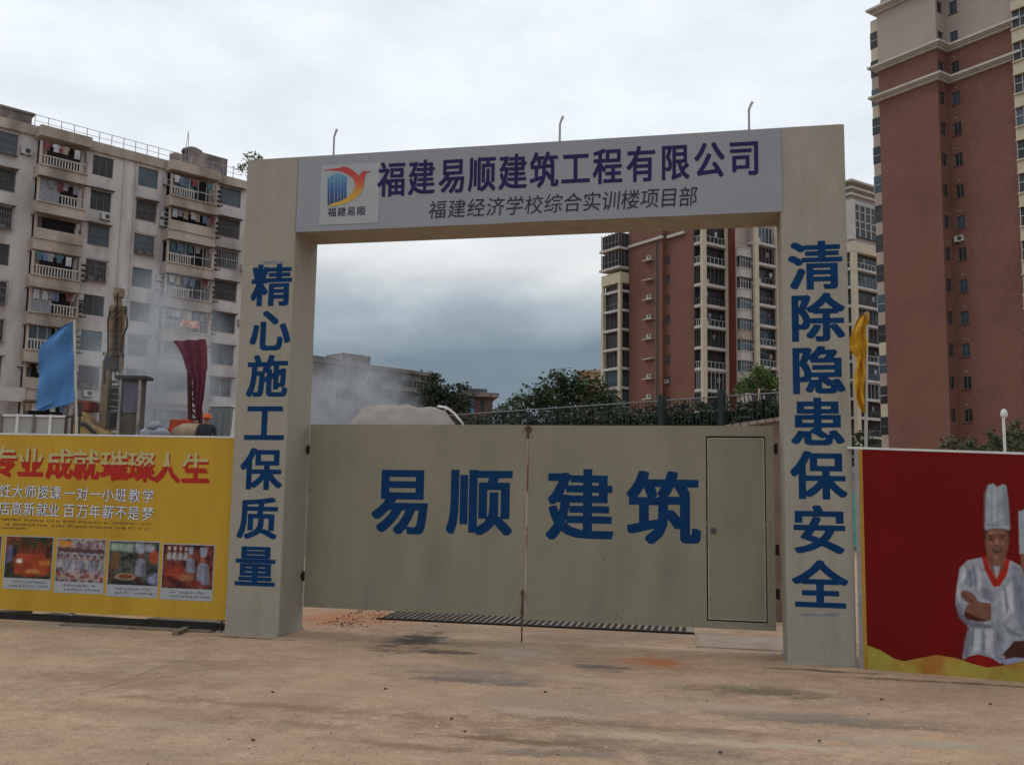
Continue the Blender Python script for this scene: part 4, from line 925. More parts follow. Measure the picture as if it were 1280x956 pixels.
# middle tower seen through the gateway
MF = Fr(at(872, 500, 133), -56)
mt = thing('balcony_tower', 'red brick tower with cream framed balconies seen through the gateway opening', 'building', MF)
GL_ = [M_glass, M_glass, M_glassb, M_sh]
def balcony_stack(root, A, x0, x1, y0, y1, colw, ztop, pitch, nf, flip=False, sides=True, glaz=.35, col_m=None):
    """open stack standing proud of a wall: front face at y0 from x0..x1, side face x1 (or x0) back to y1"""
    col_m = col_m or M_col
    for k in range(nf):
        z = ztop-pitch*k
        s = bpy.data.objects.new('balcony', MB().box(x0-.08, x1+.08, y0-.08, y1, z-.28, z-.12).box(x0-.02, x1+.02, y0-.02, y1, z-.119, z+.12).mesh('balcony', M_slab)); COL.objects.link(s); s.parent = root
        MB().box(x0+.25, x1-.35, y0+.45, y1-.02, z+.121, z+pitch-.281).build('dark_recess_fill', rw.choice(GL_), s)
        # front and side railing or glazing
        g = MB(); n_ = max(3, int((x1-x0)/.8)); hh = .95 if rw.random() > glaz else pitch-.45
        for i in range(n_+1): g.box(x0+.1+(x1-x0-.26)*i/n_, x0+.16+(x1-x0-.26)*i/n_, y0+.05, y0+.1, z+.121, z+hh)
        n2 = max(2, int((y1-y0)/.8))
        for i in range(n2+1):
            xx = x1-.1 if not flip else x0+.05
            g.box(xx, xx+.05, y0+.12+(y1-y0-.2)*i/n2, y0+.17+(y1-y0-.2)*i/n2, z+.121, z+hh)
        g.box(x0+.1, x1-.06, y0+.04, y0+.11, z+hh+.001, z+hh+.07); g.box(xx, xx+.05, y0+.12, y1, z+hh+.001, z+hh+.07)
        g.build('railing', rw.choice([M_cage, M_frame, M_wframe]), s)
        if rw.random() < .5: inst('garment', rw.choice(ME_g), s, (rw.uniform(x0+.6, x1-.5), y0+.3, z+1.9))
    for (cx, cy) in ((x1-colw/2, y0+.0) if not flip else (x0+colw/2, y0),): pass
kM = 1.6; xL1 = MF.x(786, 400)
# solve how far the left bay stands out: its corner is seen at px 776
best = min([i*.1 for i in range(5, 60)], key=lambda q: abs(MF.x(776, 400, -q)-xL1)); kM = best
xL0 = MF.x(753, 400, -kM); ZB = 37.3; PF = 3.05
xs_ = MF.x(828, 400); xR = MF.x(879, 400)
hw = [(MF.x(833, 400, .8), MF.x(837.5, 400, .8), 36.9-PF*k-1.3, 36.9-PF*k) for k in range(10)]
bb = MB(); bb.quad((xL1, 0, -.1), (xs_, 0, -.1), (xs_, 0, 42.5), (xL1, 0, 42.5)); bb.quad((xs_, 0, -.1), (xs_, .8, -.1), (xs_, .8, 42.5), (xs_, 0, 42.5))
holed_wall(bb, xs_, MF.x(871, 400, .8), -.1, 42.5, hw, .8, .2); bb.quad((xL0, 1.5, -.1), (xL1+.01, 1.5, -.1), (xL1+.01, 1.5, 42.5), (xL0, 1.5, 42.5)); bb.quad((xL1, 1.5, -.1), (xL1, 0, -.1), (xL1, 0, 42.5), (xL1, 1.5, 42.5))
bb.quad((xL0-2.2, 2.4, -.1), (xL0, 2.4, -.1), (xL0, 2.4, 27.5), (xL0-2.2, 2.4, 27.5)); bb.build('brick_wall', M_brick, mt)
yB1 = MF.y(908, xR-.3); yB1b = yB1
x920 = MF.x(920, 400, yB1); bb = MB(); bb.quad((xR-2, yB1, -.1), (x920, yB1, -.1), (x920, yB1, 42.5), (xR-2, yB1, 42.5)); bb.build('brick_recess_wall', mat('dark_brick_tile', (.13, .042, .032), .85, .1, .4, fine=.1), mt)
y936 = MF.y(937, x920); x947 = MF.x(945, 400, y936); y972 = MF.y(972, x947)
bb = MB(); bb.quad((x920, yB1, -.1), (x920, y936, -.1), (x920, y936, 42.5), (x920, yB1, 42.5)); bb.quad((x920, y936, -.1), (x947-.5, y936, -.1), (x947-.5, y936, 42.5), (x920, y936, 42.5))
bb.quad((x947-2.3, y936, -.1), (x947-2.3, y972+8, -.1), (x947-2.3, y972+8, 42.5), (x947-2.3, y936, 42.5)); bb.quad((x947-.3, y972+.2, -.1), (x947-.3, y972+8, -.1), (x947-.3, y972+8, 42.5), (x947-.3, y972+.2, 42.5)); bb.build('side_wall', M_tan, mt)
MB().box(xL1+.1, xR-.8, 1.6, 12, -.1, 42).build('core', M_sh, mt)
for h in hw: add_window(mt, h[0], h[2], h[1]-h[0], 1.3, .8, 'plain', M_frame, M_glassb)
balcony_stack(mt, MF, xL0, xL1-.05, -kM, 1.45, .6, 33.1-.4, PF, 11, glaz=.5)
for k in range(4): # bigger bay windows near the top left
    pass
MB().box(xL1-.65, xL1-.1, -kM-.12, -kM+.35, -.1, 33.9).build('column', M_col, mt); MB().box(xL0-.1, xL0+.3, -kM-.1, -kM+.3, -.1, 33.9).build('column', M_col, mt)
MB().box(xL0-1.3, xL0-.15, -kM+.8, 2.3, -.1, 33.2).build('end_bay', M_col, mt)
MB().box(xL0-.12, xL1-.02, -kM-.14, 1.46, 33.91, 35.6).build('spandrel', M_col, mt)
for z in (36.3, 39.4):
    MB().box(xL0-.3, xL1, -kM-.5, 1.4, z-.1, z+.25).build('slab_edge', M_slab, mt); MB().box(xL0, xL1-.3, -kM-.1, 1.3, z+.251, z+2.6).build('dark_recess_fill', M_sh, mt)
    bb = MB()
    for i in range(6): bb.box(xL0+(xL1-xL0-.3)*i/5-.05, xL0+(xL1-xL0-.3)*i/5+.05, -kM-.3, -kM-.2, z+.251, z+2.75)
    for i in range(4): bb.box(xL1-.25, xL1-.15, -kM+.2+i*.7, -kM+.28+i*.7, z+.251, z+2.75)
    bb.box(xL0, xL1-.2, -kM-.29, -kM-.21, z+1.1, z+1.2); bb.build('railing', M_frame, mt)
# right balcony stack: its long face looks to the right, so it is built turned by a quarter
def bstack_B(x, ya, yb, depth, ztop, nf, col_first=True, colw=.7):
    for k in range(nf):
        z = ztop-PF*k
        s = bpy.data.objects.new('balcony', MB().box(x-depth, x+.1, ya-.1, yb+.1, z-.30, z-.13).box(x-depth, x+.02, ya-.02, yb+.02, z-.129, z+.12).mesh('balcony', M_slab)); COL.objects.link(s); s.parent = mt if nf else mt
        MB().box(x-depth, x-.9, ya+.7, yb-.05, z+.121, z+PF-.301).build('dark_recess_fill', rw.choice(GL_), s)
        hh = rw.choice([1.0, 1.0, PF-.5]); g = MB(); n_ = 6
        for i in range(n_+1): g.box(x-.12, x-.06, ya+.1+(yb-ya-.25)*i/n_, ya+.17+(yb-ya-.25)*i/n_, z+.121, z+hh)
        g.box(x-.12, x-.05, ya+.1, yb-.08, z+hh+.001, z+hh+.07)
        for i in range(3): g.box(x-depth+.3+i*(depth-.5)/3, x-depth+.37+i*(depth-.5)/3, ya+.05, ya+.1, z+.121, z+hh)
        g.box(x-depth, x-.1, ya+.04, ya+.11, z+hh+.001, z+hh+.07); g.build('railing', rw.choice([M_cage, M_frame, M_wframe, M_cage]), s)
        for q in range(rw.choice([0, 1, 2, 2])): inst('garment', rw.choice(ME_g), s, (x-.3, rw.uniform(ya+.6, yb-.6), z+1.9), 90)
        if rw.random() < .3: MB().box(x-.7, x-.2, ya+1, ya+1.5, z+.122, z+.8).build('flower_box', M_ac, s)
    MB().box(x-.25, x+.16, ya-.14, ya+colw, -.1, 42.3).build('column', M_col, mt); MB().box(x-.25, x+.15, yb-.25, yb+.13, -.1, 41.8).build('column', M_col, mt)
bstack_B(xR, .0-.1, yB1-.1, 1.6, ZB, 13)
bstack_B(x947, y936-.1, y972, 2.2, 38.0, 12)
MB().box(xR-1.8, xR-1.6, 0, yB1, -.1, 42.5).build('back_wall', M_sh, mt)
# bay windows between the two stacks
for k in range(12):
    z = 36.6-PF*k
    MB().box(x920-.1, x920+.7, yB1+.25, y936-.2, z-.9, z+.3).box(x920-.1, x920+.8, yB1+.15, y936-.1, z+.301, z+.42).box(x920-.1, x920+.8, yB1+.15, y936-.1, z-1.0, z-.901).build('bay_panel', rw.choice([M_slab, M_slab, M_tan]), mt)
    g = MB().box(x920, x920+.6, yB1+.35, y936-.3, z-1.0-1.62, z-1.001).build('bay_window', rw.choice([M_glass, M_glassb]), mt)
    bb = MB(); yy0, yy1 = yB1+.3, y936-.3
    for i in range(5): bb.box(x920+.601, x920+.66, yy0+(yy1-yy0)*i/4-.04, yy0+(yy1-yy0)*i/4+.04, z-2.62, z-1.001)
    bb.box(x920+.601, x920+.66, yy0, yy1, z-1.6, z-1.53); bb.build('mullion', M_wframe, g)
# sloping pale band, shelves with air conditioners and pipes on the brick face
for a, c in ((xL1+.1, xs_+.3), (xs_+.5, MF.x(857, 300, .8))):
    y_ = -.22 if a < xs_ else .55
    MB().box(a, c, y_-.15, y_+.22, 39.5, 39.9).build('cornice', M_cor, mt)
xac = MF.x(813, 400)
for k in range(9):
    z = 36.7-PF*k
    MB().box(xac-1.1, xac+.9, -.75, -.002, z-.12, z).build('ledge', M_slab, mt)
    if k not in (1, 5): add_ac(mt, xac-.4, z+.09, -.1)
MB().tube((xac+1.3, -.1, 4), (xac+1.3, -.1, 40), .09, 6).build('drain_pipe', M_frame, mt); MB().tube((xac+1.7, -.1, 4), (xac+1.7, -.1, 40), .07, 6).build('drain_pipe', M_frame, mt)
add_ac(mt, hw[6][0]-.2, hw[6][2]+.2, .8)

# farther pale tower between the gateway and the right tower
FF = Fr(at(1071, 500, 149), -56)
ft = thing('pale_balcony_tower', 'pale stepped tower in the gap between the gateway and the brick tower', 'building', FF)
x0f = -7.5; yf = FF.y(1104, 0)
bb = MB(); bb.box(x0f, -.9, 1.2, 14, -.1, 47.5); bb.box(x0f+.01, -.91, .9, yf+6, 43.3, 52.8); bb.build('wall', mat('pale_tower_render', (.36, .33, .31), .85, .1, .5), ft)
for z, e_ in ((50.6, .3), (51.6, .5), (52.7, .8), (49.4, .15)): MB().box(x0f, -.7+e_, .7-e_, yf+6.5, z-.18, z+.12).build('cornice', M_cor, ft)
for k in range(14):
    z = 38.0-3.03*k
    if z < 0: break
    s = MB().box(x0f, .12, -.1, yf+1, z-.3, z-.12).box(x0f, .03, -.03, yf+1, z-.119, z+.12).build('balcony', M_slab, ft)
    MB().box(x0f, -.8, .7, yf+1, z+.121, z+2.72).build('dark_recess_fill', rw.choice(GL_), s)
    g = MB(); hh = rw.choice([1.0, 1.0, 2.5])
    for i in range(9): g.box(-.1, -.04, .1+i*yf/8, .17+i*yf/8, z+.121, z+hh)
    g.box(-.1, -.04, 0, yf+1, z+hh+.001, z+hh+.08)
    for i in range(6): g.box(-5+i*.85, -4.93+i*.85, .03, .09, z+.121, z+hh)
    g.box(-6, -.1, .02, .1, z+hh+.001, z+hh+.08); g.build('railing', rw.choice([M_cage, M_wframe, M_frame]), s)
    if rw.random() < .6: inst('garment', rw.choice(ME_g), s, (-.3, rw.uniform(1, yf), z+1.9), 90)
MB().box(-.5, .18, -.16, .8, -.1, 40.6).build('column', M_col, ft)
MB().box(x0f, .1, -.1, yf+1, 40.7, 42.4).build('spandrel', M_col, ft)
for zt, h in ((49.0, 2.6), (46.2, 2.6)):
    bb = MB().box(-.89, -.5, 1.0, yf+1, zt-h, zt).build('bay_window', M_glass, ft)
    g = MB()
    for i in range(6): g.box(-.499, -.4, 1.0+i*(yf)/5-.12, 1.0+i*yf/5+.12, zt-h, zt)
    g.box(-.499, -.4, 1, yf+1, zt-.1, zt+.1); g.box(-.499, -.4, 1, yf+1, zt-h*.5, zt-h*.5+.12); g.build('mullion', M_wframe, bb)
    MB().box(-6, -2.2, .7, .899, zt-h, zt).build('side_window', M_glass, ft)
MB().box(-1.6, -.35, .5, 1.3, 43.0, 49.6).build('white_pier', M_cor, ft)

# peach building left of the middle tower
PF_ = Fr(at(722, 500, 170), -20)
pb = thing('peach_building', 'small peach coloured building top between the trees and the brick tower', 'building', PF_)
px1 = PF_.x(748, 460)
MB().box(0, px1+3, 0, 8, -.1, 22.6).build('wall', mat('peach_wall', (.52, .33, .20), .9, .08, .5), pb)
MB().box(-.3, px1+3.3, -.3, 8.3, 22.601, 23.1).build('roof', mat('peach_roof', (.50, .34, .22), .9, .08, .5), pb)

# far block behind the smoke
HF = Fr(at(395, 500, 150), 46)
fb = thing('far_apartment_block', 'long low grey apartment block half hidden by smoke left of the trees', 'building', HF)
M_far = mat('grey_far_render', (.13, .12, .11), .9, .2, .2, col2=(.19, .175, .16), s2=.25)
xe = HF.x(548, 470); zt = HF.z(463, 461)
hs = []
for k in range(6):
    for i in range(18):
        x = 1.5+i*(xe-3)/18; hs.append((x, x+1.6, zt-1.2-1.6-2.9*k, zt-1.2-2.9*k))
bb = MB(); holed_wall(bb, -6, xe, -.1, zt, hs, 0, .3); bb.box(-6, xe, .31, 12, -.1, zt).box(-6.3, xe+.3, -.5, 12, zt+.001, zt+.6); bb.build('wall', M_far, fb)
for h in hs: add_window(fb, h[0], h[2], 1.6, 1.6, 0, 'plain', rw.choice([M_wframe, M_frame]), rw.choice([M_glass, M_glassb]))
hx = HF.x(429, 450, 2); hx2 = HF.x(463, 450, 2)
MB().box(hx, hx2, 2, 7, zt+.6, HF.z(445, 443, 2)).build('roof_hut', M_apd, fb)
MB().box(HF.x(390, 450), hx-.5, .5, 9, zt+.601, zt+1.1).build('roof_parapet', M_far, fb)
for k in range(1, 4): MB().box(HF.x(470, 480), xe, -1.1, -.002, zt-2.95*k-.3, zt-2.95*k+.5).build('balcony', M_far, fb)
# low house with a blue cloth beside the trees
LF = Fr(at(566, 500, 70), 8)
lh = thing('low_house', 'low dark flat roofed house with a blue door seen between the two groups of trees', 'building', LF)
xw = LF.x(616, 495); zr = LF.z(590, 496)
MB().box(0, xw, 0, 5, -.1, zr).build('wall', mat('brown_wall', (.13, .09, .08), .9, .2, 1), lh); MB().box(-.4, xw+.4, -.5, 5.3, zr+.001, zr+.3).build('roof', M_apd, lh)
MB().box(LF.x(586, 490), LF.x(610, 490), .5, 3, zr+.301, LF.z(600, 485)).build('roof_hut', mat('slate_hut', (.10, .11, .12), .8, .2, 1), lh)
bx = LF.x(588, 505); MB().box(bx, bx+.3, -.06, -.002, zr-1.3, zr-.15).build('blue_door', mat('blue_cloth_far', (.12, .26, .42), .8, .1, 1), lh)
for q in (573, 579, 594, 601): bx = LF.x(q, 505); MB().box(bx, bx+.22, -.05, -.002, zr-1.1, zr-.3).build('window', M_glass if q % 2 else GARM[3], lh)

# ------------------------------------------------------------------ trees and hedge
def leaf_mat(name, a, c):
    m = bpy.data.materials.new(name); m.use_nodes = True; t = m.node_tree; n = t.nodes.new; l = t.links.new; b_ = t.nodes['Principled BSDF']
    g = n('ShaderNodeNewGeometry'); tcn = n('ShaderNodeTexCoord'); k = n('ShaderNodeTexNoise'); k.inputs['Scale'].default_value = 1.4; l(tcn.outputs['Object'], k.inputs['Vector'])
    s = n('ShaderNodeMath'); s.operation = 'ADD'; l(g.outputs['Random Per Island'], s.inputs[0]); l(k.outputs[0], s.inputs[1])
    r = n('ShaderNodeMapRange'); r.inputs[1].default_value = .4; r.inputs[2].default_value = 1.4; l(s.outputs[0], r.inputs[0])
    x = n('ShaderNodeMix'); x.data_type = 'RGBA'; l(r.outputs[0], x.inputs[0]); x.inputs[6].default_value = (*a, 1); x.inputs[7].default_value = (*c, 1); l(x.outputs[2], b_.inputs['Base Color']); b_.inputs['Roughness'].default_value = .6; b_.inputs['Specular IOR Level'].default_value = .25
    return m
L_dark = leaf_mat('dark_leaves', (.016, .032, .012), (.05, .078, .028)); L_mid = leaf_mat('mid_green_leaves', (.035, .07, .02), (.12, .17, .05)); L_blk = leaf_mat('very_dark_leaves', (.013, .024, .011), (.034, .052, .022))
M_bark = mat('bark', (.11, .08, .06), .9, .3, 6, bump=.4)
def tree(name, label, base, blobs, lm, leaf, dens, cat='tree', group=None, trunk=.22, seed=1):
    """blobs: (dx, dy, z, r) relative to base"""
    rr = random.Random(seed); t = thing(name, label, cat, loc=base, group=group)
    bb = MB(); top = max(q[2] for q in blobs)
    hz = min(q[2] for q in blobs)
    bb.sweep([(0, 0, -.1), (.05, 0, hz*.5), (.0, .05, hz), (0, 0, top*.85)], [trunk*1.3, trunk, trunk*.8, trunk*.25], 8)
    for q in blobs: bb.sweep([(0, 0, hz*.6), (q[0]*.5, q[1]*.5, (hz*.6+q[2])*.52), (q[0], q[1], q[2])], [trunk*.5, trunk*.3, trunk*.1], 6)
    bb.build('trunk', M_bark, t, smooth=True)
    cr = MB()
    for (dx, dy, z, r) in blobs:
        # each blob is a set of clumps, each clump many leaves
        for i in range(int(dens*r*r)):
            v = Vector((rr.gauss(0, 1), rr.gauss(0, 1), rr.gauss(0, .8))).normalized()*r*(rr.random()**.35)*rr.uniform(.8, 1.12)
            c = Vector((dx, dy, z))+v; cs = leaf*rr.uniform(1.5, 3.2)
            for j in range(7):
                p = c+Vector((rr.gauss(0, 1), rr.gauss(0, 1), rr.gauss(0, .8)))*cs*.5
                u = Vector((rr.gauss(0, 1), rr.gauss(0, 1), rr.gauss(0, .5))).normalized(); w = u.cross(Vector((rr.gauss(0, 1), rr.gauss(0, 1), rr.gauss(0, 1)))).normalized(); s = leaf*rr.uniform(.6, 1.2)
                cr.quad(p-u*s, p-w*s*.45, p+u*s, p+w*s*.45)
    me = cr.mesh('crown', lm); inst('crown', me, t); return t
def tree_px(name, label, Y, base_px, blobs_px, lm, leaf, dens, **k):
    b0 = at(base_px, 560, Y); bl = []
    for i, (px, py, r) in enumerate(blobs_px):
        p = at(px, py, Y); bl.append((p.x-b0.x, [0, .8, -.7, .4, -.4][i % 5], p.z, r*Y/FOC))
    return tree(name, label, (b0.x, Y, 0), bl, lm, leaf, dens, **k)
TG = 'trees behind the gate'
tree_px('round_tree', 'broad dark round tree right of the opening centre in front of the brick tower', 62, 700, [(690, 492, 26), (715, 485, 24), (738, 488, 22), (668, 502, 20), (760, 500, 16), (650, 510, 14), (705, 510, 30), (745, 512, 24), (725, 476, 12), (698, 474, 12)], L_dark, .17, 60, group=TG, seed=3)
tree_px('bushy_tree', 'very dark bushy tree at the end of the far grey block', 66, 560, [(545, 490, 18), (562, 496, 20), (528, 500, 18), (540, 474, 9), (580, 505, 14), (550, 512, 24), (518, 512, 18), (578, 486, 8)], L_blk, .17, 60, group=TG, seed=4)
tree_px('slim_tree', 'small dark tree left of the round tree beside the low house', 58, 630, [(632, 512, 10), (643, 500, 9), (640, 516, 14), (652, 494, 7), (620, 520, 10)], L_dark, .14, 70, group=TG, seed=5)
tree_px('pale_green_tree', 'yellowish green bush tree before the balconies beside the right pillar', 90, 945, [(938, 478, 12), (955, 474, 14), (946, 466, 9), (968, 480, 14), (925, 486, 8)], L_mid, .2, 70, group=TG, seed=6)
tree_px('roadside_tree', 'low tree left of the balcony tower behind the fence', 75, 758, [(756, 496, 12), (768, 506, 14), (742, 506, 12)], L_dark, .17, 70, group=TG, seed=16)
# right-hand background bushes
RG = 'shrubs behind the red hoarding'
for i, (px, py, r, w) in enumerate([(1191, 556, 9, 'leftmost small shrub before the brick tower above the red hoarding'), (1213, 555, 9, 'second small shrub above the red hoarding, below a tower window'), (1243, 552, 11, 'shrub just left of the white lamp post'), (1273, 545, 15, 'taller pointed shrub right of the white lamp post')]):
    tree_px('shrub', w, 34, px, [(px, py, r), (px-6, py+10, r), (px+7, py+8, r*.9), (px+2, py-r*.9, r*.5), (px, py+22, r*1.2)], L_dark, .09, 160, cat='shrub', group=RG, trunk=.06, seed=20+i)
tree_px('climbing_shrub', 'dark leafy plant in the narrow gap between right pillar and red hoarding', 31, 1076, [(1073, 548, 10), (1078, 565, 12), (1071, 580, 11), (1080, 590, 10), (1084, 552, 9)], L_blk, .09, 160, cat='shrub', trunk=.05, seed=30)
# roof plant on the left block
p_ = at(312, 205, 92)
tree('rooftop_shrub', 'wispy shrub growing on the roof at the right end of the old block', (p_.x, p_.y, 30.0), [(0, 0, p_.z-30, .8), (-.9, 0, p_.z-30.4, .5), (.8, 0, p_.z-29.6, .6), (.1, 0, p_.z-29.2, .5)], L_mid, .16, 45, cat='shrub', trunk=.06, seed=9)

# hedge bank and sloping fence behind the gate
pA = at(585, 520, 52); pB = at(985, 490, 36)
dF = Vector((pB.x-pA.x, pB.y-pA.y, 0)); NFN = Fr(pA, degrees(atan2(dF.y, dF.x))); LF_ = dF.length
zA, zB = at(612, 518, 0.1+pA.y).z, pB.z
def ztopf(x): return zA+(zB-zA)*x/LF_
M_fence = mat('dark_green_fence_paint', (.025, .035, .032), .6, .1, 4); M_frail = mat('pale_fence_rail', (.16, .17, .18), .6, .1, 4)
bank = MB(); bank.prism([(-8, -.1), (LF_+.3, -.1), (LF_+.3, ztopf(LF_+.3)-1.7), (-8, ztopf(-8)-.7)], .3, .8).build('retaining_wall', mat('mossy_wall', (.06, .06, .05), .9, .3, 1.5), loc=NFN.o, deg=NFN.deg, label='dark mossy retaining wall below the sloping fence behind the gate', cat='wall')
fn = thing('sloping_fence', 'long dark metal fence with a pale top rail rising to the right behind the gate', 'fence', NFN)
MB().tube((-6, 0, ztopf(-6)), (LF_+.3, 0, ztopf(LF_+.3)), .03, 8).build('top_rail', M_frail, fn); MB().tube((-6, 0, ztopf(-6)-1.3), (LF_+.3, 0, ztopf(LF_+.3)-1.3), .03, 8).build('bottom_rail', M_fence, fn)
nbar = 130; me_b = MB().box(-.014, .014, -.014, .014, -1.6, 0).mesh('fence_bar', M_fence)
for i in range(nbar):
    x = -5.8+(LF_+6)*i/nbar; inst('fence_bar', me_b, fn, (x, 0, ztopf(x)-.02))
for px in (828, 903): # thick posts
    x = NFN.x(px, 510, -.1); MB().box(x-.13, x+.13, -.25, -.04, 0, ztopf(x)+(.25 if px > 800 else .1)).build('post', M_fence, fn)
rr = random.Random(40); hg = MB()
for i in range(5200):
    x = rr.uniform(-7, LF_+.3); zt_ = ztopf(x)-.15; z = rr.uniform(max(0, zt_-2.6), zt_)*1.0; y = rr.gauss(1.3, .35) if z > zt_-1.5 else rr.uniform(.0, .35)
    for j in range(3):
        p = Vector((x, y, z))+Vector((rr.gauss(0, .12), rr.gauss(0, .12), rr.gauss(0, .12))); u = Vector((rr.gauss(0, 1), rr.gauss(0, 1), rr.gauss(0, .6))).normalized(); w = u.cross(Vector((rr.gauss(0, 1), rr.gauss(0, 1), rr.gauss(0, 1)))).normalized(); s = rr.uniform(.08, .17)
        hg.quad(p-u*s, p-w*s*.5, p+u*s, p+w*s*.5)
hg.build('hedge', L_blk, loc=NFN.o, deg=NFN.deg, label='dark evergreen hedge growing behind and through the sloping fence', cat='hedge')
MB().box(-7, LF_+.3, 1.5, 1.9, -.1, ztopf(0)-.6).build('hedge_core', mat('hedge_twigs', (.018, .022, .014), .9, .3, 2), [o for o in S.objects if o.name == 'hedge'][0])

# ------------------------------------------------------------------ building site behind the hoardings
# concrete mound and bent pipe
mp = at(505, 560, 24); bb = MB(); nx_, ny_ = 26, 9
def mh(px): # silhouette of the mound from the picture, turned into a height at that distance
    pts = [(395, 560), (430, 535), (450, 506), (470, 503), (500, 504), (540, 507), (556, 512), (568, 530), (590, 560)]
    for (a, c), (d, e2) in zip(pts[:-1], pts[1:]):
        if a <= px <= d: return at(px, c+(e2-c)*(px-a)/(d-a), 24).z
    return .2
for j in range(ny_):
    for i in range(nx_):
        px = 400+185*i/(nx_-1); q = at(px, 520, 24); f_ = sin(pi*min(1, j/(ny_-1)))**.4 if 0 < j < ny_-1 else 0
        bb.v.append((q.x-mp.x, (j-3)*.5, max(0, mh(px)*f_+noise.noise(Vector((i*.9, j*.7, 0)))*.07)))
for j in range(ny_-1):
    for i in range(nx_-1): bb.f.append((j*nx_+i, j*nx_+i+1, (j+1)*nx_+i+1, (j+1)*nx_+i)); bb.m.append(0)
bb.build('sand_mound', mat('pale_sand', (.25, .22, .19), .95, .15, 2, fine=.1, bump=.5, bscale=6), smooth=True, loc=(mp.x, 24, 0), label='pale heap of excavated sand behind the left gate leaf', cat='mound', kind=None)
def wpt(px, py, Y): return at(px, py, Y)
pts = [wpt(x, y, 20) for x, y in [(556, 509), (562, 512), (568, 517), (574, 524), (580, 532), (583, 560)]]
bb = MB(); o0 = pts[0]; bb.sweep([tuple(p-o0) for p in [wpt(548, 508, 20.6)]+pts], [.028]*7, 10); bb.build('bent_pipe', M_white, loc=o0, smooth=True, label='thin white bent pipe sticking up beside the sand heap', cat='pipe')
# pale coping of a low wall behind the right end of the gate
CF = Fr(GF.w(4.0, 3.0), -12); x0_ = CF.x(905, 537); x1_ = CF.x(979, 540)
cw = thing('coping_wall', 'low brick wall with a pinkish coping peeping over the right gate leaf', 'wall', CF)
zc0, zc1 = CF.z(905, 536), CF.z(968, 527)
MB().prism([(x0_, -.05), (x1_, -.05), (x1_, zc1+(zc1-zc0)*.5), (x0_, zc0-.02)], .02, .2).build('wall', mat('brown_block_wall', (.25, .18, .14), .9, .2, 3), cw)
n_ = 7
for i in range(n_):
    a, c = x0_+(x1_-x0_)*i/n_+.01, x0_+(x1_-x0_)*(i+1)/n_-.01; f_ = (zc1-zc0)/(CF.x(968, 527)-x0_); za, zc_ = zc0+f_*(a-x0_), zc0+f_*(c-x0_)
    MB().prism([(a, za), (c, zc_), (c, zc_+.05), (a, za+.05)], -.02, .24).build('coping_stone', mat('pink_coping', (.40, .30, .25), .9, .2, 3), cw)
# green safety net fence and grey boards seen through the gaps
NF_ = Fr(at(1060, 600, 26), 0)
nfz = thing('safety_net_fence', 'teal green safety net fence seen through gaps beside the right pillar', 'fence', NF_)
xa_, xb_ = -26, 3.5
bb = MB(); n_ = 150
for i in range(n_+1):
    x = xa_+(xb_-xa_)*i/n_; bb.v += [(x, .04*sin(x*9)+.02*sin(x*23), .2), (x, .04*sin(x*9+.6), 1.68)]
for i in range(n_): bb.f.append((2*i, 2*i+2, 2*i+3, 2*i+1)); bb.m.append(0)
bb.build('net', mat('teal_net', (.09, .34, .27), .8, .25, 4, stretch=(4, 1, 1), fine=.1), nfz)
for i in range(9): MB().tube((xa_+i*3.6, .1, 0), (xa_+i*3.6, .1, 1.75), .03, 8).build('post', M_steel, nfz)
MB().box(-24, 3.5, 2.0, 2.15, 0, 2.45).build('site_wall', M_conc, loc=NF_.o, label='plain grey concrete wall behind the teal net fence', cat='wall')
# far side white site hoarding at the left
WF = Fr(at(-20, 540, 22), 3)
wh = thing('white_site_hoarding', 'plain white metal hoarding behind the yellow banner below the blue flag', 'hoarding', WF)
nP = 5; xe_ = WF.x(84, 530)
for i in range(nP):
    a = xe_*i/nP; c = xe_*(i+1)/nP
    MB().box(a+.008, c-.008, 0, .05, .1, WF.z(40, 521)).build('panel', mat('off_white_sheet', (.34, .34, .32), .6, .06, 1), wh)
for i in range(nP+1): MB().box(xe_*i/nP-.03, xe_*i/nP+.03, -.05, -.002, 0, WF.z(40, 521)+.06).build('post', M_frame if i % 2 else M_white, wh)
MB().box(-.1, xe_+.1, -.04, .07, WF.z(40, 521)+.001, WF.z(40, 521)+.05).build('top_rail', M_white, wh)

# flags
def flag(label, Y, pole, outline, m, wav, name='flag', nrow=22):
    (pxt, pyt), (pxb, pyb) = pole; a, c = at(pxt, pyt, Y), at(pxb, pyb, Y)
    d = (a-c); g0 = c-d*(c.z/d.z) if d.z else c
    t = thing(name, label, 'flag', loc=(g0.x, g0.y, 0)); o = Vector((g0.x, g0.y, 0))
    MB().tube(g0-o, a-o, .017, 10).build('pole', mat('pale_pole', (.5, .48, .44), .6, .1, 5), t)
    # outline: list of (py, x_left, x_right)
    bb = MB(); nc = 14
    ys = [outline[0][0]+(outline[-1][0]-outline[0][0])*i/nrow for i in range(nrow+1)]
    for y in ys:
        for (y0, l0, r0), (y1, l1, r1) in zip(outline[:-1], outline[1:]):
            if y0 <= y <= y1: f_ = (y-y0)/(y1-y0); lft, rgt = l0+(l1-l0)*f_, r0+(r1-r0)*f_; break
        for i in range(nc+1):
            u = i/nc; yy = y+(0 if len(outline[0]) < 4 else 0)
            p = at(lft+(rgt-lft)*u, yy, Y)-o; p.y += wav(u, (y-ys[0])/(ys[-1]-ys[0])); bb.v.append(tuple(p))
    for j in range(nrow):
        for i in range(nc): bb.f.append((j*(nc+1)+i, j*(nc+1)+i+1, (j+1)*(nc+1)+i+1, (j+1)*(nc+1)+i)); bb.m.append(0)
    ob = bb.build('cloth', m, t, smooth=True); return t, ob
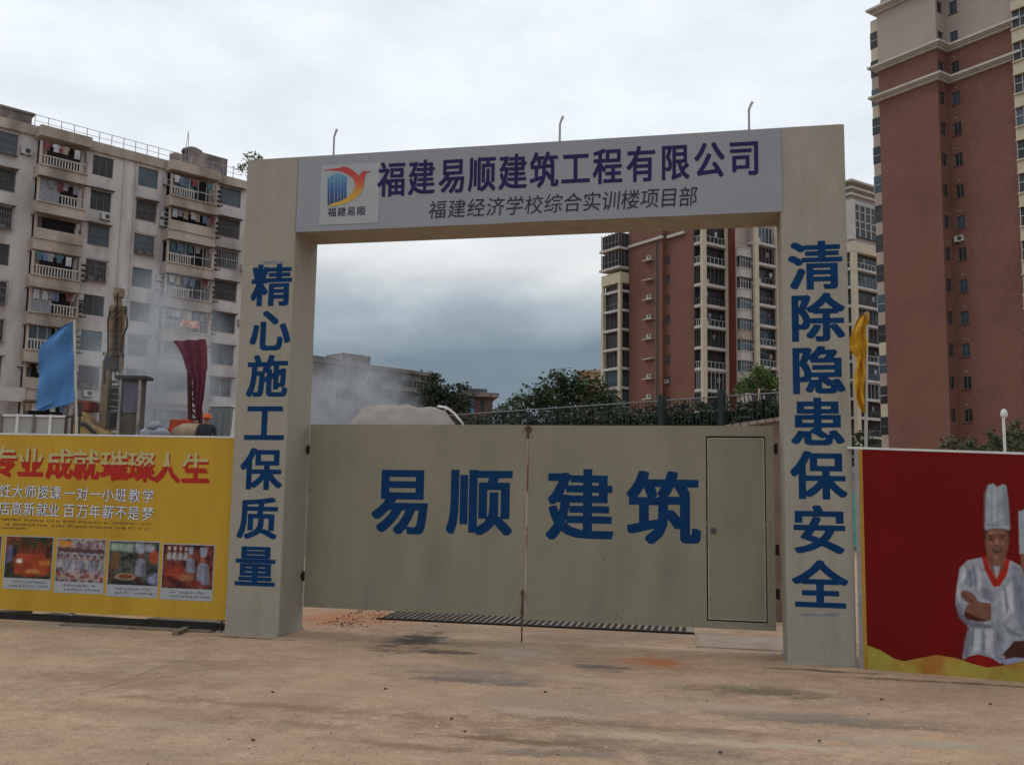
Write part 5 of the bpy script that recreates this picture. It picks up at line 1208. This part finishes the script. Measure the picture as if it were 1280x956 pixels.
M_bf = mat('blue_flag_cloth', (.085, .22, .46), .9, .12, 3, fine=.05, bump=.9, bscale=5, stretch=(2.2, 2.2, .6)); M_yf = mat('orange_yellow_flag_cloth', (.62, .34, .035), .9, .15, 5, bump=.9, bscale=9, stretch=(2, 2, .8))
flag('sky blue flag on a thin pale pole behind the yellow hoarding', 13.5, ((92.5, 400), (96, 548)), [(402, 91, 92.5), (406, 80, 92.6), (412, 71, 92.7), (420, 62, 92.8), (432, 49.5, 93), (445, 47.5, 93.2), (475, 45.5, 94), (498, 44, 94.6), (505, 43.5, 91), (509, 43.3, 70), (513.5, 43, 55)], M_bf, lambda u, v: .05*sin(u*9+v*2)*(1-u*.7)+.02*sin(v*14+u*5)+.012*sin(u*30+v*11)*(1-u*.5), nrow=60)
flag('limp orange yellow flag hanging beside the upper right pillar', 10.6, ((1083.5, 390), (1081.5, 700)), [(391, 1081, 1083.5), (397, 1074, 1084.2), (410, 1067, 1084.4), (425, 1061.5, 1084.6), (436, 1063, 1084.4), (445, 1070.5, 1083.6), (455, 1071.5, 1082), (470, 1068.5, 1083), (485, 1066.5, 1083.4), (495, 1068, 1082.8), (507, 1072, 1082.2), (515, 1078, 1081.5)], M_yf, lambda u, v: .03*sin(u*11+v*5)+.02*sin(v*22+u*4)+.012*sin(u*24-v*9), nrow=60)
# white lamp post
p0 = at(1257, 565, 24); hz_ = at(1255.5, 520, 24).z
lp = thing('lamp_post', 'slim white lamp post above the red hoarding between two shrubs', 'lamp post', loc=(p0.x, 24, 0))
MB().tube((0, 0, 0), (-.02, 0, hz_), .035, 10).build('post', M_white, lp); MB().sweep([(0, 0, hz_-.05), (0, 0, hz_+.02), (0, 0, hz_+.12), (0, 0, hz_+.18)], [.05, .085, .075, .03], 12).build('lamp_head', M_white, lp, smooth=True)
# white post by the left pillar
p0 = at(291, 545, 16); q0 = at(294.5, 512, 16); bb = MB(); bb.sweep([(0, 0, 0), (0, 0, p0.z), (q0.x-p0.x, 0, q0.z), (q0.x-p0.x+.08, 0, q0.z+.06)], [.035]*4, 8)
bb.build('bent_white_pipe', M_white, loc=(p0.x, 16, 0), smooth=True, label='white bent pipe standing just left of the left pillar', cat='pipe')

# drilling rig: mast, struts, hoses, cab
RGY = 26.0
def L(px, py, dy=0.0): q = at(px, py, RGY+dy); return q
M_rigy = mat('dusty_yellow_machine_paint', (.30, .235, .15), .8, .25, 3, col2=(.15, .11, .075), mix2=(.42, .6), s2=4, fine=.2); M_rigd = mat('dark_machine_steel', (.055, .05, .05), .7, .3, 3); M_hose = mat('black_hose', (.03, .03, .03), .6, .1, 3)
o_ = L(145, 540); rig = thing('drilling_rig', 'dusty yellow drilling rig mast standing above the yellow hoarding before the old block', 'drilling rig', loc=(o_.x, RGY, 0)); O = Vector((o_.x, RGY, 0))
def R_(px, py, dy=0): return tuple(L(px, py, dy)-O)
bb = MB()
def member(px, y0, y1, w, d, dy=0.0, px1=None):
    a, c = L(px, y0, dy)-O, L(px1 or px, y1, dy)-O; k = len(bb.v)
    for p in (c, a): bb.v.extend([(p.x-w, p.y-d, p.z), (p.x+w, p.y-d, p.z), (p.x+w, p.y+d, p.z), (p.x-w, p.y+d, p.z)])
    bb.f.extend([tuple(k+i for i in q) for q in ((3, 2, 1, 0), (4, 5, 6, 7), (0, 1, 5, 4), (1, 2, 6, 5), (2, 3, 7, 6), (3, 0, 4, 7))]); bb.m.extend([0]*6)
member(149, 361, 372, .11, .12, 0, 148.5); member(147.5, 372.5, 382, .08, .1); member(148, 382.5, 463, .16, .15, 0, 144.5); bb.build('mast', M_rigy, rig)
bb = MB(); member(138.5, 385, 455, .04, .05, -.1, 136); member(155.5, 385, 440, .03, .05, -.1, 153); member(134, 450, 540, .10, .06, -.2, 128); bb.build('mast_rail', mat('brown_machine_steel', (.21, .155, .09), .8, .25, 3), rig)
bb = MB(); member(137, 463, 560, .05, .06, 0, 135); member(151, 463, 560, .05, .06, 0, 150)
for y in (463, 477, 515, 527, 536): bb.tube(R_(136, y), R_(151, y), .05, 6)
bb.tube(R_(137, 478), R_(150, 514), .03, 6); bb.build('lower_mast', mat('pale_machine_steel', (.30, .28, .24), .8, .25, 3), rig)
bb = MB(); member(144, 482, 512, .14, .12, .05); bb.build('motor', M_rigd, rig)
bb = MB(); member(144, 516, 534, .13, .1, .02); bb.build('gearbox', M_rigd, rig)
bb = MB(); member(142, 448, 462, .17, .2, -.1); bb.build('drill_head', M_rigd, rig)
# worn front of the mast: guide rails, cross plates and dark slots
for px_, w_ in ((142.3, .025), (149.6, .025)):
    bb = MB(); member(px_+2, 383, 446, w_, .04, -.17, px_-1); bb.build('guide_rail', mat('rusty_guide_rail', (.13, .085, .055), .8, .3, 5), rig)
for y in range(388, 446, 8):
    bb = MB(); member(146.6-(y-388)*.045, y, y+1.6, .15, .02, -.19); bb.build('cross_plate', MATS['rusty_guide_rail'], rig)
bb = MB(); bb.tube(R_(147, 366, -.2), R_(144, 470, -.25), .022, 6); bb.build('hoist_cable', M_hose, rig)
for y in (484, 492, 500, 508):
    bb = MB(); bb.tube(R_(136.5, y, -.1), R_(151, y+1, -.1), .022, 6); bb.build('ladder_rung', M_conc, rig)
bb = MB(); member(152.5, 466, 545, .03, .04, -.15, 150.5); member(132.5, 440, 470, .03, .04, -.15, 132); bb.build('side_pipe', M_conc, rig)
bb = MB(); bb.sweep([R_(156, 388, -.3), R_(159, 398, -.35), R_(159, 408, -.35), R_(154, 420, -.3), R_(152, 440, -.3)], [.025]*5, 6); bb.sweep([R_(138, 388, -.3), R_(135, 400, -.35), R_(135, 440, -.3), R_(131, 450, -.3), R_(130, 480, -.3)], [.022]*5, 6); bb.build('hose', M_hose, rig)
bb = MB(); bb.tube(R_(129, 442), R_(155, 444), .05, 6); member(139, 383, 392, .03, .03, -.1); member(157, 383, 392, .03, .03, -.1); bb.build('crossbar', M_rigd, rig)
# cab
c0, c1 = L(160, 476)-O, L(186, 545)-O
bb = MB().box(c0.x+.05, c1.x-.05, -.6, -.25, c1.z-.6, c0.z-.02); cab = bb.build('cab', mat('grey_cab_panel', (.10, .09, .08), .7, .15, 2), rig)
MB().box(c0.x-.08, c1.x+.12, -.72, -.2, c0.z-.019, c0.z+.07).build('cab_roof', M_rigd, cab); MB().box(c0.x+.15, c1.x-.12, -.63, -.601, L(0, 515).z-O.z, c0.z-.12).build('cab_window', mat('lilac_glass', (.11, .11, .14), .2, .2, 2), cab)
for x in (c0.x+.05, c1.x-.1): MB().box(x, x+.06, -.68, -.605, 1.5, c0.z-.03).build('cab_post', M_conc, cab)
bb = MB().box(-1.6, 2.2, -.5, 1.2, .9, 2.7); bb.cm = 0; bb.build('engine_housing', M_rigy, rig, bevel=.05)
q0, q1, q2 = L(101, 517)-O, L(122, 530)-O, L(150, 543)-O
MB().prism([(q0.x, 2.3), (q2.x, 2.3), (q2.x, q2.z), (q1.x+.12, q1.z-.05), (q1.x, q1.z+.15), (q0.x+.35, q0.z+.02), (q0.x+.1, q0.z-.12)], -.7, -.1).build('upper_housing', mat('bright_dusty_yellow', (.36, .26, .11), .75, .2, 3, col2=(.22, .12, .08), s2=3), rig, bevel=.04)
MB().prism([(q0.x+.05, q0.z+.05), (q1.x-.05, q0.z+.05), (q1.x-.05, q0.z+.32), (q0.x+.05, q0.z+.30)], -.5, .3).build('red_hood', mat('dull_red_hood', (.20, .06, .04), .8, .2, 3), rig, bevel=.02)
bb = MB(); bb.sweep([tuple(q0+Vector((.15, -.75, -.25))), tuple(q1+Vector((0, -.75, -.05))), tuple(q2+Vector((0, -.75, -.35)))], [.04, .05, .04], 8); bb.build('arm', M_rigd, rig, smooth=True)
bb = MB()
for s_ in (-.9, .9):
    bb.sweep([(-2.2, s_, .45), (-2.0, s_, .15), (1.9, s_, .15), (2.2, s_, .45), (2.0, s_, .8), (-2.0, s_, .8), (-2.2, s_, .45)], [.14]*7, 6)
bb.build('crawler_track', M_rigd, rig)
# chair-like rack left of the rig
bb = MB(); a, c = at(83, 520, 18), at(101, 520, 18); o = Vector((a.x, 18, 0)); zt_ = at(90, 521, 18).z; xw = c.x-a.x
for x in (0, xw*.45, xw*.95): bb.tube((x, 0, 0), (x, 0, zt_), .022, 6)
bb.tube((0, 0, zt_), (xw*1.1, 0, zt_+.04), .03, 6).tube((xw*.6, 0, zt_), (xw*.6, 0, zt_+.35), .03, 6); bb.box(xw*.55, xw, -.05, .05, zt_+.05, zt_+.28)
bb.build('metal_stand', M_rigd, loc=o, label='dark metal stand right below the blue flag', cat='stand')
# white bags piled beside the cab
M_bag = mat('white_woven_bag', (.24, .255, .285), .8, .12, 3, bump=.3, bscale=5)
for i, (px, py, s, w) in enumerate([(185, 543, .24, 'lower left'), (200, 542, .25, 'lower right'), (193, 532, .17, 'topmost')]):
    q = at(px, py, 20); bb = MB(); bb.ball((0, 0, 0), s*.85, s*.7, s*.55, 9, 7, jit=.16); bb.build('white_bag', M_bag, loc=q, smooth=True, label='white woven bag, %s in the heap right of the rig cab' % w, cat='bag', group='white bags beside the cab')
MB().box(-.6, .8, -.4, .4, 0, at(194, 556, 20).z).build('bag_platform', M_conc, loc=(at(194, 540, 20).x, 20, 0), label='grey block platform the white bags lie on', cat='platform')
# second machine under a dark red sheet
Y2 = 27.0; o_ = at(238, 540, Y2); m2 = thing('covered_rig', 'smoky second drilling rig with a dark red sheet hung from its top', 'drilling rig', loc=(o_.x, Y2, 0)); O2 = Vector((o_.x, Y2, 0))
def Q(px, py, dy=0): return tuple(at(px, py, Y2+dy)-O2)
bb = MB()
for a, c, e1, e2 in ((236, 430, 238, 540), (247, 430, 251, 540)): bb.tube(Q(a, c), Q(e1, e2), .07, 8)
for y in range(440, 540, 14): bb.tube(Q(236.5, y), Q(248.5, y), .035, 6); bb.tube(Q(236.5, y), Q(248.5, y+14), .03, 6)
bb.build('lattice_mast', mat('brown_lattice_steel', (.10, .04, .04), .8, .2, 3), m2)
bb = MB(); rows = [(424, 215, 257), (432, 222, 257.5), (445, 229, 258), (458, 233, 258.5), (466, 237, 257), (474, 242, 257), (490, 242, 256), (505, 243, 254), (520, 244, 252)]; nc = 10
for y, l_, r_ in rows:
    for i in range(nc+1): p = Vector(Q(l_+(r_-l_)*i/nc, y+(1-i/nc)*2, -.25)); p.y += .09*sin(i*1.7+y*.05); bb.v.append(tuple(p))
for j in range(len(rows)-1):
    for i in range(nc): bb.f.append((j*(nc+1)+i, j*(nc+1)+i+1, (j+1)*(nc+1)+i+1, (j+1)*(nc+1)+i)); bb.m.append(0)
bb.build('sheet', mat('dark_red_sheet', (.15, .04, .06), .8, .12, 3), m2, smooth=True)
bb = MB(); a, c = Vector(Q(218, 525)), Vector(Q(246, 560)); bb.box(a.x, c.x, -.5, .5, 1.2, a.z-.25); bb.box(a.x, a.x+.55, -.4, .4, a.z-.249, a.z).build('engine_housing', mat('orange_red_machine', (.46, .07, .03), .6, .2, 3), m2, bevel=.03)
bb = MB(); bb.box(-2.0, 1.3, -1.2, .8, .9, 1.2).box(-1.8, 1.1, -.9, -.5, 0, .899).box(-1.8, 1.1, .3, .6, 0, .899).build('deck', M_rigd, m2)
bb = MB(); a = Vector(Q(225, 536, -1)); bb.ball((a.x+.25, -.8, a.z-.12), .55, .3, .3, 10, 6, jit=.06).build('sack', mat('tan_sack', (.34, .25, .17), .9, .2, 3), m2, smooth=True)

# worker with an orange helmet standing on the deck
def person(loc, label, yaw, shirt, trousers, helmet, H_=1.72):
    me = bpy.data.meshes.new('body'); s = H_/1.72
    V = [(0, 0, .95), (0, 0, 1.15), (0, 0, 1.38), (0, 0, 1.48), (0, -.01, 1.56), (0, -.01, 1.66),
         (.19, 0, 1.40), (.25, -.02, 1.13), (.20, -.20, .98), (.17, -.27, .96), (-.19, 0, 1.40), (-.26, 0, 1.13), (-.24, -.12, .90), (-.23, -.16, .83),
         (.10, 0, .90), (.11, -.02, .50), (.11, .03, .09), (.11, -.13, .04), (-.10, 0, .90), (-.12, -.02, .50), (-.13, .03, .09), (-.13, -.13, .04)]
    E_ = [(0, 1), (1, 2), (2, 3), (3, 4), (4, 5), (2, 6), (6, 7), (7, 8), (8, 9), (2, 10), (10, 11), (11, 12), (12, 13), (0, 14), (14, 15), (15, 16), (16, 17), (0, 18), (18, 19), (19, 20), (20, 21)]
    R__ = [.15, .14, .16, .06, .085, .085, .07, .048, .038, .04, .07, .048, .038, .04, .09, .062, .045, .045, .09, .062, .045, .045]
    me.from_pydata([tuple(c*s for c in v) for v in V], E_, []); ob = bpy.data.objects.new('tmp', me); COL.objects.link(ob)
    ob.modifiers.new('s', 'SKIN'); 
    for i, q in enumerate(me.skin_vertices[0].data): q.radius = (R__[i]*s*(1.15 if i in (1, 2) else 1), R__[i]*s*(.75 if i in (0, 1, 2) else 1)); q.use_root = i == 0
    m_ = ob.modifiers.new('u', 'SUBSURF'); m_.levels = 1; m_.render_levels = 1
    dg = bpy.context.evaluated_depsgraph_get(); dg.update(); nm = bpy.data.meshes.new_from_object(ob.evaluated_get(dg)); bpy.data.objects.remove(ob)
    nm.materials.clear()
    for q in (shirt, trousers, M_skinr, M_rigd): nm.materials.append(q)
    for p in nm.polygons:
        c = p.center/s; p.use_smooth = True
        p.material_index = 2 if c.z > 1.47 or (abs(c.x) > .15 and c.z < 1.0 and c.z > .78 and c.y < -.1) else (3 if c.z < .1 else (1 if c.z < .93 else 0))
    t = thing('person', label, 'person', loc=loc, deg=yaw); inst('body', nm, t)
    MB().sweep([(0, -.01, 1.63*s), (0, -.01, 1.64*s), (0, 0, 1.70*s), (0, 0, 1.75*s), (0, 0, 1.775*s)], [.145, .12, .115, .08, .02], 14).build('helmet', helmet, t, smooth=True)
    fb_ = MB(); fb_.ball((.035, -.092*s, 1.60*s), .011, .008, .008, 6, 4).ball((-.035, -.092*s, 1.60*s), .011, .008, .008, 6, 4).build('eyes', M_rigd, t); MB().ball((0, -.105*s, 1.565*s), .014, .018, .022, 6, 4).build('nose', M_skinr, t)
    return t
M_skinr = mat('weathered_skin', (.28, .15, .10), .6, .1, 8)
w0 = at(259, 516, 25.9)
person((w0.x, 25.9, w0.z-1.78), 'worker in dark clothes and orange helmet standing beside the covered rig', 10, mat('dark_work_jacket', (.035, .04, .045), .9, .2, 6), mat('dark_trousers', (.04, .04, .05), .9, .2, 6), mat('orange_helmet', (.55, .10, .03), .4, .05, 6))
MB().box(-.55, .9, -.55, .5, 0, w0.z-1.78-.002).build('work_platform', M_conc, loc=(w0.x, 25.9, 0), label='grey block platform under the worker with the helmet', cat='platform')
# excavated-material shed corner right of worker: grey box container
k0, k1 = at(262, 508, 30), at(287, 540, 30)
sc_ = thing('site_container', 'smoky grey site container just left of the left pillar', 'container', loc=(k0.x, 30, 0))
MB().box(0, k1.x-k0.x, 0, 2.4, 0, k0.z).build('body', mat('grey_container', (.20, .21, .21), .7, .1, 2), sc_, bevel=.03); MB().box(-.05, k1.x-k0.x+.05, -.05, 2.45, k0.z+.001, k0.z+.06).build('roof', M_white, sc_)
for i in range(3): MB().box(.06+i*.22, .2+i*.22, -.03, -.002, .3, k0.z-.2).build('corrugation', MATS['grey_container'], sc_)

# ------------------------------------------------------------------ smoke
def smoke(label, box, dens, scale, seed, stretch=(1, 1, 1)):
    (x0, x1, y0, y1, z0, z1) = box; cx, cy, cz = (x0+x1)/2, (y0+y1)/2, (z0+z1)/2
    m = bpy.data.materials.new('smoke_volume'); m.use_nodes = True; t = m.node_tree; t.nodes.clear(); n = t.nodes.new; l = t.links.new
    o = n('ShaderNodeOutputMaterial'); v = n('ShaderNodeVolumePrincipled'); v.inputs['Color'].default_value = (.84, .86, .89, 1); v.inputs['Anisotropy'].default_value = .2; l(v.outputs[0], o.inputs['Volume'])
    tcn = n('ShaderNodeTexCoord'); mp_ = n('ShaderNodeMapping'); mp_.inputs['Scale'].default_value = ((x1-x0)/2, (y1-y0)/2, (z1-z0)/2); mp_.inputs['Location'].default_value = (seed, seed*2, 0); 
    nrm = n('ShaderNodeVectorMath'); nrm.operation = 'MULTIPLY'; nrm.inputs[1].default_value = (2/(x1-x0), 2/(y1-y0), 2/(z1-z0)); l(tcn.outputs['Object'], nrm.inputs[0])
    k = n('ShaderNodeTexNoise'); k.inputs['Scale'].default_value = scale; k.inputs['Detail'].default_value = 4; k.inputs['Roughness'].default_value = .55; k.inputs['Distortion'].default_value = .6
    mp2 = n('ShaderNodeMapping'); mp2.inputs['Location'].default_value = (seed, seed*2, 0); mp2.inputs['Scale'].default_value = stretch; l(tcn.outputs['Object'], mp2.inputs[0]); l(mp2.outputs[0], k.inputs['Vector'])
    ln = n('ShaderNodeVectorMath'); ln.operation = 'LENGTH'; l(nrm.outputs[0], ln.inputs[0])
    f1 = n('ShaderNodeMapRange'); f1.inputs[1].default_value = 1; f1.inputs[2].default_value = .15; l(ln.outputs['Value'], f1.inputs[0])
    f2 = n('ShaderNodeMapRange'); f2.inputs[1].default_value = .40; f2.inputs[2].default_value = .62; l(k.outputs[0], f2.inputs[0])
    a = n('ShaderNodeMath'); a.operation = 'MULTIPLY'; l(f1.outputs[0], a.inputs[0]); l(f2.outputs[0], a.inputs[1])
    d = n('ShaderNodeMath'); d.operation = 'MULTIPLY'; l(a.outputs[0], d.inputs[0]); d.inputs[1].default_value = dens; l(d.outputs[0], v.inputs['Density'])
    bb = MB(); bb.ball((0, 0, 0), (x1-x0)/2, (y1-y0)/2, (z1-z0)/2, 20, 12); bb.build('smoke', m, loc=(cx, cy, cz), label=label, cat='smoke', kind='stuff')
a, c = at(350, 500, 30), at(520, 500, 30)
smoke('drifting grey smoke low in the opening beside the left pillar', (at(340, 480, 34).x, at(540, 480, 34).x, 31, 38, .3, at(430, 424, 34).z), 1.2, 1.3, 3)
smoke('thin grey smoke before the old block left of the left pillar', (at(190, 480, 34).x, at(345, 480, 34).x, 24.6, 33, .5, at(260, 370, 34).z), .75, .8, 8)
